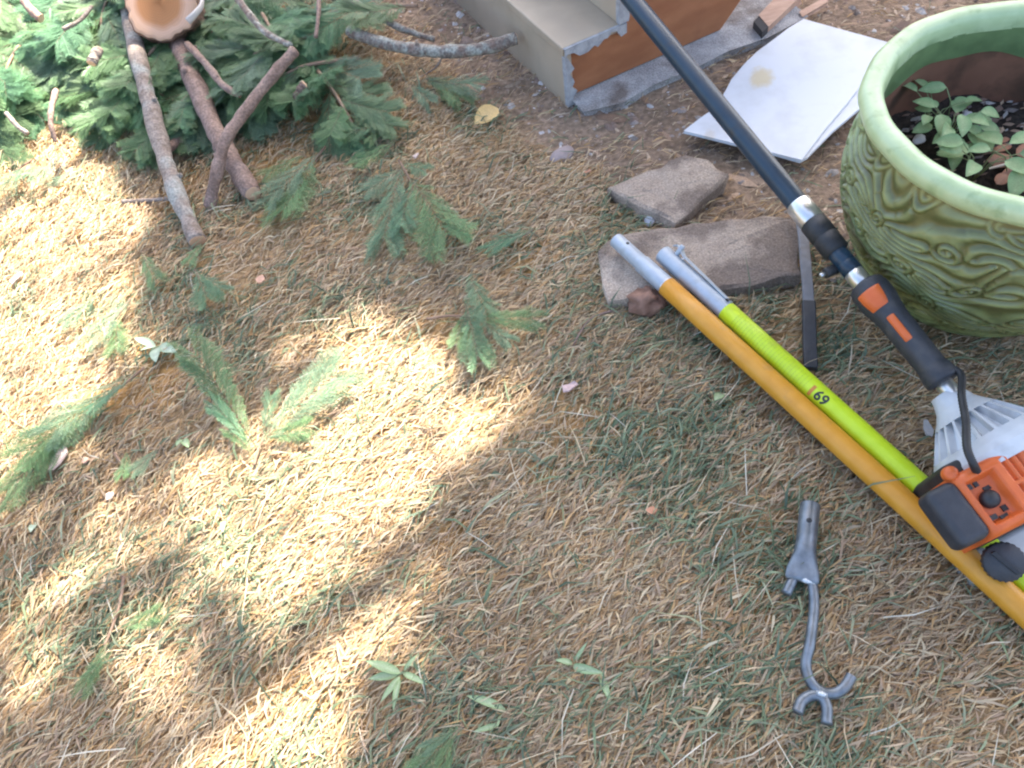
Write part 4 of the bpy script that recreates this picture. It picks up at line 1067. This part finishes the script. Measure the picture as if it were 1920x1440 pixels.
# ---- flat scale-leaved sprays
def frond_mesh(name, seed, dens=1.0):
    rr = random.Random(seed); V = []; F = []; C = []
    base = np.array([.150, .265, .135])
    def leaf(p, d, n, L, W, c):
        s = d.cross(n).normalized(); b = len(V)
        for q, cc in ((p - s * W * .35, .8), (p + s * W * .35, .8), (p + d * L * .55 + s * W * .5, 1), (p + d * L + s * 0, 1.15), (p + d * L * .55 - s * W * .5, 1)):
            V.append(tuple(q)); C.append(tuple(np.clip(c * cc, 0, 1)))
        F.append((b, b + 1, b + 2, b + 3, b + 4))
    def spray(p0, d0, n, L, level, col):
        # one axis with alternating side leaves
        step = (.013 if level == 2 else .038) * dens
        k = max(3, int(L / step)); p = p0.copy(); d = d0.copy()
        pts = [p.copy()]
        for i in range(k):
            t = (i + .5) / k
            d = (d + Vector((rr.uniform(-.05, .05), rr.uniform(-.05, .05), rr.uniform(-.042, .034)))).normalized()
            p = p + d * (L / k); pts.append(p.copy())
            for sgn in (-1, 1):
                s = d.cross(n).normalized() * sgn
                dd = (d * .78 + s * rr.uniform(.55, .75) + n * rr.uniform(-.22, .16)).normalized()
                sl = L * (.46 if level == 1 else .26) * (math.sin(math.pi * (.18 + .80 * (1 - t) ** .9)) ** .8) * rr.uniform(.75, 1.15)
                if level == 1: spray(p, dd, (n + Vector((rr.uniform(-.3, .3), rr.uniform(-.3, .3), 0))).normalized(), sl, 2, col * rr.uniform(.8, 1.2))
                else: leaf(p, dd, n, max(sl, .012) * 1.2, .0060, col * rr.uniform(.78, 1.25))
        leaf(p, d, n, .03, .010, col * 1.35 + np.array([.02, .03, 0]))
        # the axis itself, a thin green to brown strip
        w_ = .0055 if level == 1 else .0036; b = len(V)
        cc = np.array([.17, .12, .07]) if level == 1 else col * .95
        for i, q in enumerate(pts):
            s = d0.cross(n).normalized() * w_ * (1 - .6 * i / k)
            V.append(tuple(q - s)); V.append(tuple(q + s + n * .002)); C.append(tuple(cc)); C.append(tuple(cc))
        for i in range(k): F.append((b + 2 * i, b + 2 * i + 1, b + 2 * i + 3, b + 2 * i + 2))
    hue = np.array([rr.uniform(.85, 1.2), 1, rr.uniform(.8, 1.25)])
    spray(Vector((0, 0, 0)), Vector((rr.uniform(-.08, .08), 1, .05)).normalized(), Vector((0, 0, 1)), 1.0, 1, base * hue)
    me = bpy.data.meshes.new(name); me.from_pydata(V, [], F); me.update()
    ca = me.color_attributes.new('col', 'FLOAT_COLOR', 'POINT'); ca.data.foreach_set('color', np.array([(*c, 1) for c in C], dtype=np.float32).ravel())
    me.materials.append(M_frond); return me
M_frond = attr_mat('scale_leaf_green', rough=.45, trans=.3, spec=.35)
FRONDS = [frond_mesh('spray', 100 + i) for i in range(6)]
THIN = [frond_mesh('spray', 140 + i, 1.45) for i in range(8)]
M_twig = mat('red_brown_twig', (.23, .14, .09), (.33, .22, .15), 50, rough=.8, bump=.4, bscale=120)

def branch(stem, fr, label, seed, cat='branch', group=None, name='cypress_branch', srad=(.006, .0025), z_extra=0.0):
    """stem: control points; fr: list of (t along stem, side angle, length, tilt)"""
    rr = random.Random(seed)
    pts = spline(stem, 8); K = len(pts); c = pts[0]
    root = thing(name, label, cat, Vector((c.x, c.y, 0)), group)
    rs = [srad[0] + (srad[1] - srad[0]) * i / (K - 1) for i in range(K)]
    MB().tube(pts, rs, 8).build('stem', M_twig, root, smooth=True)
    for (t, side, L, tilt) in fr:
        j = min(K - 2, int(t * (K - 1))); p = pts[j]; d = (pts[j + 1] - pts[j]).normalized(); d.z *= .5; d.normalize()
        s = d.cross(UP).normalized()
        dd = d * math.cos(side) + s * math.sin(side) + UP * tilt
        nrm = Vector((rr.uniform(-.38, .38), rr.uniform(-.45, .25), 1))
        link_mesh('spray', FRONDS[rr.randrange(6)], root, Matrix.Translation(-Vector((c.x, c.y, 0))) @ frame_at(p, p + dd * L, nrm, length=L, wscale=rr.uniform(.85, 1.25)))
    return root

def build_heap():
    rr = random.Random(77)
    poly = [(-260, -160), (-260, 330), (60, 310), (190, 280), (250, 225), (360, 235), (455, 250), (590, 240), (660, 200), (760, 160), (700, 60), (640, -160)]
    W = [at(x, y)[:2] for x, y in poly]
    xs = [p[0] for p in W]; ys = [p[1] for p in W]
    made = 0
    while made < 84:
        x = rr.uniform(min(xs), max(xs)); y = rr.uniform(min(ys), max(ys))
        if not in_poly(np.array([x]), np.array([y]), W)[0]: continue
        u_, v_ = to_px((x, y, 0.0))
        # the heap is higher towards its middle, above the top of the picture
        edge = min(1, max(0, (300 - v_) / 330))
        h0 = .02 + .16 * edge * rr.uniform(.3, 1)
        a = rr.gauss(-1.9, .75); L = rr.uniform(.22, .42)
        b = Vector((x, y, h0)); d = Vector((math.cos(a), math.sin(a), 0))
        st = [b - d * L * .5 + UP * .02, b + UP * .035, b + d * L * .3 + UP * .02, b + d * L * .5 - UP * h0 * .35]
        tip = b + d * L * .75; tu, tv = to_px(tip)
        if tv > (325 if tu < 260 else 275) or not in_poly(np.array([b.x]), np.array([b.y]), W)[0]: continue
        fr = []
        for i in range(9):
            t = .12 + .86 * i / 8
            fr.append((t, (1 if i % 2 else -1) * rr.uniform(.35, .95), rr.uniform(.12, .22) * (1.1 - .4 * t), rr.uniform(-.18, .22)))
        fr.append((.98, 0, .15, -.1))
        branch(st, fr, 'cut cypress branch with flat green sprays in the heap by the log', 200 + made, group='cut cypress branches heaped by the log')
        made += 1
build_heap()

# a few that stand apart at the rim of the heap and on the lawn; sprays given from base to tip
def sprig(label, stem, sprays, seed, z=.020, group='cypress sprigs scattered on the lawn', srad=(.0032, .0016)):
    rr = random.Random(seed)
    pts = [at(x, y, z + dz) for (x, y, dz) in stem]
    c = pts[0]; root = thing('cypress_sprig', label, 'sprig', Vector((c.x, c.y, 0)), group)
    MB().tube(spline(pts, 6), [srad[0] + (srad[1] - srad[0]) * i / (len(spline(pts, 6)) - 1) for i in range(len(spline(pts, 6)))], 7).build('stem', M_twig, root, smooth=True)
    for (x0, y0, x1, y1, dz) in sprays:
        a = at(x0, y0, z + .014); b = at(x1, y1, z + .012 + dz)
        link_mesh('spray', THIN[rr.randrange(8)], root, Matrix.Translation(-Vector((c.x, c.y, 0))) @ frame_at(a, b, (rr.uniform(-.35, .35), rr.uniform(-.4, .15), 1), wscale=rr.uniform(.5, .8)))
sprig('dark green sprig of three sprays on brown grass above the lawn centre', [(748, 300, 0), (765, 330, .006), (775, 360, .004)], [(755, 312, 712, 445, .012), (766, 330, 845, 440, .02), (757, 316, 690, 352, .01), (772, 350, 748, 420, .014), (752, 305, 800, 318, .012)], 1)
sprig('green sprig with a pale bare stem at the edge of the sunlit patch', [(800, 598, 0), (850, 592, .004), (905, 598, .008)], [(880, 596, 992, 606, .024), (872, 560, 905, 668, .012), (880, 512, 905, 585, .02), (900, 598, 950, 640, .012), (868, 592, 848, 640, .008)], 2)
sprig('forked green sprig, one arm in sun and one in shade', [(476, 872, 0), (484, 845, .004), (496, 815, .008)], [(486, 835, 628, 708, .03), (480, 838, 366, 672, .055), (490, 820, 570, 800, .012), (476, 850, 430, 810, .012), (492, 812, 512, 745, .026), (470, 835, 408, 760, .035)], 3)
sprig('green sprig beside the pink cut end of the thick limb', [(610, 275, .01), (580, 310, .01), (560, 330, .006)], [(600, 285, 505, 365, .02), (590, 295, 540, 395, .012), (575, 290, 500, 320, .02)], 4)
sprig('small green sprig below the heap, upper of two beside the yellow leaf', [(735, 228, .004), (710, 240, .004)], [(738, 228, 650, 258, .012), (715, 238, 690, 262, .01)], 5)
sprig('small green sprig below the heap, lower of two beside the yellow leaf', [(742, 262, .004), (720, 276, .004)], [(745, 262, 676, 306, .012)], 6)
sprig('long sunlit green sprig reaching to the left edge of the lawn', [(270, 690, 0), (220, 730, .006), (160, 780, .004)], [(262, 690, 110, 800, .02), (215, 735, 60, 850, .016), (160, 780, 12, 905, .012), (240, 715, 170, 760, .02), (150, 790, 80, 830, .014)], 7)
sprig('sunlit green sprig above the pale leaf weed', [(245, 560, .004), (215, 600, .006)], [(250, 556, 168, 632, .016), (225, 590, 205, 655, .012), (180, 560, 120, 600, .01)], 8)
sprig('dark green sprig cut off by the bottom edge of the photo', [(868, 1360, .004), (835, 1400, .006)], [(870, 1356, 780, 1452, .016), (850, 1375, 815, 1455, .012), (858, 1366, 800, 1400, .02)], 9)
sprig('dark green sprig with a long purple stem low on the left lawn', [(232, 1080, .004), (225, 1130, .006), (205, 1190, .004), (195, 1210, .004)], [(205, 1200, 150, 1285, .014), (215, 1215, 165, 1270, .012), (225, 1180, 290, 1150, .012)], 10)
sprig('tiny dark sprig under the tip of the long grey limb', [(358, 470, .004), (372, 480, .004)], [(378, 455, 356, 492, .01)], 11)
sprig('tiny dark sprig in shade between limb tip and sunlit lawn', [(268, 478, .004), (280, 495, .004)], [(264, 474, 294, 522, .012)], 12)
sprig('small dark sprig on the shaded lawn below the limb tip', [(365, 505, .004), (380, 530, .004)], [(366, 505, 398, 560, .012), (380, 515, 412, 545, .01)], 13)
sprig('grey green sprig lying left of the forked one', [(215, 850, .004), (235, 880, .004)], [(238, 845, 232, 890, .01), (300, 840, 250, 880, .012)], 14)
sprig('green sprig at the left end of the heap in full sun', [(60, 300, .01), (30, 320, .01)], [(150, 322, 95, 340, .02), (80, 296, 0, 345, .02), (130, 290, 60, 330, .02)], 15)
sprig('green sprig lying on earth under the lichened limb', [(800, 148, .01), (830, 155, .01)], [(785, 150, 882, 165, .02), (800, 140, 850, 185, .016), (770, 158, 800, 190, .016)], 16)
sprig('small dark sprig on brown grass left of the paving slabs', [(1000, 430, .004), (960, 452, .004)], [(1005, 428, 920, 460, .01)], 17)

# bare twigs seen in the heap
limb('bare_twig', [at(105, 170, .16), at(96, 205, .15), at(96, 235, .13), at(104, 265, .10)], (.0075, .006), 'short pinkish bare twig in the sunlit left of the heap', M_bark_pink, cut=(True, False), seed=31, knots=0, n=8, group='bare twigs in the heap')
limb('bare_twig', [at(46, 4, .22), at(62, 22, .21), at(76, 34, .20)], (.011, .012), 'stubby pinkish twig in the top left corner', M_bark_pink, seed=33, knots=0, n=10, group='bare twigs in the heap')
limb('bare_twig', [at(12, 212, .12), at(32, 236, .11), at(52, 250, .10)], (.006, .006), 'dull brown twig near the left edge of the heap', M_bark_grey, cut=(False, False), seed=35, knots=0, n=8, group='bare twigs in the heap')
limb('bare_twig', [at(172, 118, .18), at(178, 106, .185), at(184, 94, .19)], (.0125, .013), 'small twig with bright white cut end in the sunlit heap', M_bark_grey, seed=37, knots=0, n=12, group='bare twigs in the heap')
limb('bare_twig', [at(440, -10, .20), at(470, 30, .19), at(500, 62, .18), at(545, 85, .17)], (.010, .007), 'grey twig running down the heap to the crooked limb', M_bark_lichen, cut=(False, False), seed=39, knots=1, n=9, group='bare twigs in the heap')
limb('bare_twig', [at(598, -10, .17), at(597, 30, .16), at(592, 70, .14)], (.006, .005), 'thin upright tan twig at the right of the heap', M_bark_pink, cut=(False, False), seed=41, knots=0, n=8, group='bare twigs in the heap')
limb('bare_twig', [at(118, 55, .20), at(150, 38, .20), at(172, 12, .20)], (.006, .005), 'dark curved twig left of the log', M_bark_grey, cut=(False, False), seed=43, knots=0, n=8, group='bare twigs in the heap')
limb('bare_twig', [at(560, 182, .09), at(566, 170, .10), at(572, 160, .11)], (.014, .014), 'stub with reddish cut end peeping from the dark green sprays', M_bark_pink, seed=45, knots=0, n=12, group='bare twigs in the heap')
limb('bare_twig', [at(830, 105, .055), at(815, 128, .03), at(775, 152, .012)], (.003, .002), 'thin dark twig hanging below the lichened limb', M_bark_grey, cut=(False, False), seed=47, knots=0, n=6, group='bare twigs in the heap')
limb('bare_twig', [at(1150, 582, .02), at(1105, 600, .022), at(1072, 652, .014)], (.0022, .0016), 'thin reddish twig bending over the grass by the long slab', M_bark_pink, cut=(False, False), seed=49, knots=0, n=6, group='twigs on the lawn')

# ------------------------------------------------------------------ small single things
def flat_leaf(me, name, b, t, label, cat, group=None, nrm=(0, 0, 1), ws=1.0):
    o = link_mesh(name, me); o.matrix_world = frame_at(b, t, nrm, wscale=ws); tag(o, label, cat, group); return o
flat_leaf(YLEAF, 'fallen_leaf', at(934, 203, .018), at(889, 230, .016), 'pale yellow fallen leaf on the brown grass before the steps', 'leaf', nrm=(.1, -.25, 1))
M_stone = mat('river_stone', (.27, .21, .20), (.37, .30, .28), 24, rough=.75, bump=.2, bscale=80)
chunk('stone', at(1054, 290, .010), .5, (.034, .022, .012), 'flat purplish brown stone on bare ground between steps and slabs', 'stone', M_stone, 3, bumps=.12)
chunk('bark_chunk', at(1215, 560, .03), .4, (.034, .028, .026), 'knobbly reddish bark chunk at the near edge of the long slab', 'bark', M_bark_brown, 5, bumps=.75, nlat=16, nlon=24)
chunk('stone', at(1218, 414, .010), 1.2, (.017, .011, .010), 'pale bluish stone wedged between the two slabs', 'stone', mat('pale_stone', (.45, .46, .50), (.55, .56, .6), 30, rough=.8), 6, bumps=.2)
chunk('stone', at(1770, 723, .010), .2, (.013, .009, .008), 'small lilac grey pebble on the grass before the pot', 'stone', mat('lilac_stone', (.40, .36, .38), (.48, .44, .46), 30, rough=.8), 7, bumps=.2)

def chip(px, py, L, wd, ang, col, label, seed, group, z=.022):
    rr = random.Random(seed); c = at(px, py, z); ca, sa = math.cos(ang), math.sin(ang)
    top = []
    for (x, y) in [(-1, -.55), (-.4, -1), (.5, -.85), (1, -.2), (.85, .7), (.1, 1), (-.8, .75)]:
        x *= L / 2 * rr.uniform(.8, 1.15); y *= wd / 2 * rr.uniform(.75, 1.2)
        top.append(c + Vector((x * ca - y * sa, x * sa + y * ca, rr.uniform(-.002, .003))))
    o = MB().prism(top, .0035).build('wood_chip', mat('chip_' + str(seed), col, tuple(min(1, x * 1.2) for x in col), 120, rough=.7, bump=.3, bscale=200), loc=(c.x, c.y, c.z - .01), bevel=.0006, seg=1)
    tag(o, label, 'wood chip', group)
G = 'wood chips from sawing'
chip(108, 858, .058, .020, 1.15, (.56, .42, .36), 'largest pale pink wood chip, in a green sprig at left', 1, G, .03)
chip(247, 431, .030, .011, .95, (.60, .36, .25), 'pink wood chip on sunlit grass left of the limb tip', 2, G)
chip(488, 523, .020, .014, .6, (.58, .33, .22), 'pink wood chip in shade right of the limb tip', 3, G)
chip(160, 862, .014, .010, .6, (.62, .38, .26), 'small pink wood chip right of the largest one', 4, G)
chip(1068, 724, .030, .016, .3, (.47, .34, .32), 'mauve wood chip on shaded grass right of the sunlit patch', 5, G)
chip(1102, 321, .016, .008, .2, (.60, .27, .16), 'small orange chip just below the flat stone', 6, G, .014)
chip(1222, 957, .018, .010, .1, (.62, .28, .16), 'orange chip on shaded grass left of the steel fork socket', 7, G)
chip(780, 290, .018, .009, .8, (.55, .42, .36), 'tiny pale chip above the three-spray sprig', 8, G)
chip(30, 520, .034, .014, .9, (.62, .50, .44), 'pale wood chip on bright lawn at the left edge', 9, G)
chip(1740, 803, .030, .012, 1.3, (.36, .34, .33), 'grey wood sliver on dark grass left of the engine', 10, G)
chip(205, 930, .016, .010, 1.0, (.58, .44, .38), 'small pale chip on shaded grass at lower left', 11, G)
chip(735, 22, .030, .022, .4, (.58, .36, .26), 'pinkish chip on the earth above the lichened limb', 12, G, .03)

# scrap timber near the top edge
def scrap(pts, z, th, label, seed, dark_end=False):
    P = [at(x, y, z) for x, y in pts]; c = sum(P, Vector()) / len(P)
    root = thing('timber_offcut', label, 'offcut', Vector((c.x, c.y, 0)), 'timber offcuts behind the white panel')
    MB().prism(P, th).build('wood', mat('offcut_' + str(seed), (.42, .25, .17), (.52, .33, .235), 20, rough=.7, bump=.3, bscale=80, stretch=(1, 4, 1)), root, bevel=.002)
    if dark_end:
        a, b = P[0], P[-1]; d = (P[0] - P[1]).normalized()
        MB().prism([a + d * .03 + Vector((0, 0, -.001)), a + Vector((0, 0, -.001)), b + Vector((0, 0, -.001)), b + d * .03 + Vector((0, 0, -.001))], th).build('blackish_end', mat('blackish_wood', (.05, .045, .045), rough=.9), root)  # short near-black block joined to one end of the offcut
scrap([(1424, 28), (1462, -12), (1505, -12), (1441, 48)], .035, .025, 'pinkish timber offcut with dark end near the top edge', 1, True)
scrap([(1500, 22), (1545, -4), (1552, 2), (1505, 30)], .02, .01, 'thin wooden splinter right of the pinkish offcut', 2)

# ---- broad leaved weeds in the lawn
def weed(label, leaves, me, seed, z=.012):
    rr = random.Random(seed); c = at(leaves[0][0], leaves[0][1], z)
    root = thing('lawn_weed', label, 'weed', Vector((c.x, c.y, 0)), 'broad leaved weeds in the lawn')
    for (x0, y0, x1, y1, h, ws) in leaves:
        a = at(x0, y0, z); b = at(x1, y1, z + h)
        link_mesh('leaf', me, root, Matrix.Translation(-Vector((c.x, c.y, 0))) @ frame_at(a, b, (rr.uniform(-.2, .2), rr.uniform(-.3, .1), 1), wscale=ws))
weed('pale green rosette weed with strap leaves near the bottom edge', [(752, 1262, 686, 1238, .02, 1.0), (750, 1268, 714, 1314, .015, .8), (750, 1270, 736, 1330, .015, .7), (755, 1262, 800, 1282, .012, .8), (757, 1258, 780, 1228, .02, .7), (748, 1264, 690, 1272, .008, 1.1)], LEAF_WEED, 1)
weed('bright green weed leaf bent in an arc, below centre right', [(1075, 1245, 1042, 1236, .015, 1.2), (1072, 1248, 1128, 1262, .022, 1.0), (1122, 1258, 1146, 1318, .012, .8), (1074, 1244, 1100, 1205, .02, .6)], LEAF_WEED, 2)
weed('small pale grey green weed in sun left of the forked sprig', [(295, 652, 290, 676, .014, 1.5), (298, 650, 328, 658, .014, 1.2), (292, 648, 250, 632, .016, 1.0), (294, 650, 262, 655, .01, .8)], LEAF_PALE, 3)
weed('single small round green leaf on the lower left lawn', [(70, 978, 56, 996, .012, 2.0)], LEAF_PALE, 4)
weed('tiny round green clover leaf left of the forked sprig', [(342, 824, 330, 834, .014, 1.8), (344, 824, 352, 836, .014, 1.6)], LEAF_WEED, 5)
weed('flat dark green leaves on shaded grass between weed and fork', [(948, 1330, 875, 1302, .012, .8), (935, 1358, 888, 1372, .012, .8), (940, 1340, 932, 1362, .012, .8)], LEAF_WEED, 6)
weed('small green leaf by the lower edge of the sunlit patch', [(424, 975, 416, 995, .014, 1.8)], LEAF_WEED, 7)
weed('round green leaf on dark grass left of the yellow pole', [(1355, 738, 1340, 748, .014, 2.2)], LEAF_WEED, 8)

# ------------------------------------------------------------------ the tree whose crown shades the garden (stands behind the steps, out of the picture)
LIT = [[(-900, -400), (215, -400), (228, 100), (225, 260), (275, 330), (300, 470), (290, 600), (240, 720), (150, 850), (-30, 960), (-900, 1060)],
       [(330, 885), (440, 800), (530, 760), (590, 660), (650, 580), (745, 545), (820, 580), (880, 660), (990, 720), (1050, 790), (965, 870), (880, 915), (810, 945), (740, 1025), (680, 1050), (670, 1100), (770, 1160), (750, 1250), (670, 1310), (640, 1440), (600, 1700), (340, 1700), (385, 1440), (430, 1250), (400, 1120), (330, 1030), (300, 960)],
       [(1390, 905), (1440, 900), (1470, 945), (1400, 1040), (1345, 1040), (1350, 990)]]
SEMI = [[(-600, 850), (120, 800), (300, 900), (420, 1100), (430, 1700), (-600, 1700)], [(640, 1000), (820, 900), (900, 980), (860, 1130), (760, 1300), (640, 1700), (560, 1700)], [(1240, 820), (1480, 850), (1540, 960), (1400, 1130), (1280, 1080)], [(330, 700), (640, 560), (900, 560), (1050, 720), (900, 900)]]
def build_tree():
    rr = np.random.default_rng(5)
    base = Vector((3.3, 4.4, 0)); ctr = np.array([2.05, 2.65, 4.6])
    root = thing('shade_tree', 'tall broad leaved tree beyond the steps that shades the garden', 'tree', base)
    bark = mat('tree_bark', (.12, .09, .07), (.22, .17, .14), 20, rough=.9, bump=.8, bscale=30)
    trunk = MB(); tp = spline([base, base + Vector((-.05, -.05, 1.2)), base + Vector((-.25, -.35, 2.6)), Vector((2.6, 3.4, 4.2)), Vector((2.3, 3.0, 5.4))], 8)
    trunk.tube(tp, [.16 - .12 * i / (len(tp) - 1) for i in range(len(tp))], 14, wob=.04); trunk.build('trunk', bark, root, smooth=True)
    N = 26000
    P = rr.normal(0, 1, (N, 3)); P /= np.linalg.norm(P, axis=1)[:, None]; P *= (rr.random((N, 1)) ** (1 / 2.6)) * np.array([2.6, 2.6, 1.15]); P += ctr
    t = P[:, 2] / sun_dir[2]; G_ = P - sun_dir[None] * t[:, None]
    u_, v_ = to_px(np.c_[G_[:, :2], np.zeros(N)])
    infront = (np.c_[G_[:, :2], np.zeros(N)] - np.array([0, 0, CAM_H])) @ C_F > .05
    lit = np.zeros(N, bool)
    for poly in LIT: lit |= in_poly(u_, v_, poly)
    lit &= infront
    # the crown opens where the sun comes through; leaves there are few
    gap = fbm(G_[:, 0], G_[:, 1], 3.0, 91)
    P = P[rr.random(N) < np.where(gap > .66, .30, .62)]
    n = len(P); k = 9
    C = np.repeat(P, k, 0) + rr.normal(0, .075, (n * k, 3))
    G_ = C - sun_dir[None] * (C[:, 2] / sun_dir[2])[:, None]; G_[:, 2] = 0
    u_, v_ = to_px(G_); fr = (G_ - np.array([0, 0, CAM_H])) @ C_F > .05
    wx = (fbm(G_[:, 0], G_[:, 1], 7, 93) - .5) * 130; wy = (fbm(G_[:, 0], G_[:, 1], 7, 97) - .5) * 130
    lit = np.zeros(len(C), bool)
    jx = rr.normal(0, 26, len(C)); jy = rr.normal(0, 26, len(C))
    for poly in LIT: lit |= in_poly(u_ + wx + jx, v_ + wy + jy, poly)
    semi = np.zeros(len(C), bool)
    for poly in SEMI: semi |= in_poly(u_ + wx + jx, v_ + wy + jy, poly)
    thin = semi & fr & ~lit & (fbm(G_[:, 0], G_[:, 1], 9, 99) > .44)
    C = C[~((lit & fr & (rr.random(len(C)) > .012)) | (thin & (rr.random(len(C)) < .93)))]; m = len(C)
    d = rr.normal(0, 1, (m, 3)); d /= np.linalg.norm(d, axis=1)[:, None]
    e = np.cross(d, rr.normal(0, 1, (m, 3))); e /= np.linalg.norm(e, axis=1)[:, None]
    L = rr.uniform(.035, .065, (m, 1)); W_ = L * .34
    V = np.stack([C - d * L, C + e * W_, C + d * L, C - e * W_], 1).reshape(-1, 3)
    F = np.arange(m * 4)
    col = np.repeat(np.clip(np.array([.07, .13, .04]) * (1 + rr.normal(0, .2, (m, 1))), .01, .5), 4, 0)
    o = np_mesh('crown', V - np.array(base)[None], F, np.full(m, 4), attr_mat('tree_leaf', rough=.5, trans=.1), col); o.parent = root
    # limbs into the crown
    for i in range(9):
        a = i * 2.4; tip = Vector(ctr) + Vector((math.cos(a) * 1.7, math.sin(a) * 1.7, rr.uniform(-.4, .6)))
        s = tp[min(len(tp) - 1, 14 + i * 2)]
        gz = tip - Vector(sun_dir) * (tip.z / sun_dir[2])
        lp = spline([s, s.lerp(tip, .5) + Vector((0, 0, .25)), tip], 6)
        MB().tube(lp, [.045 - .035 * q / (len(lp) - 1) for q in range(len(lp))], 8).build('limb', bark, root, smooth=True)
build_tree()
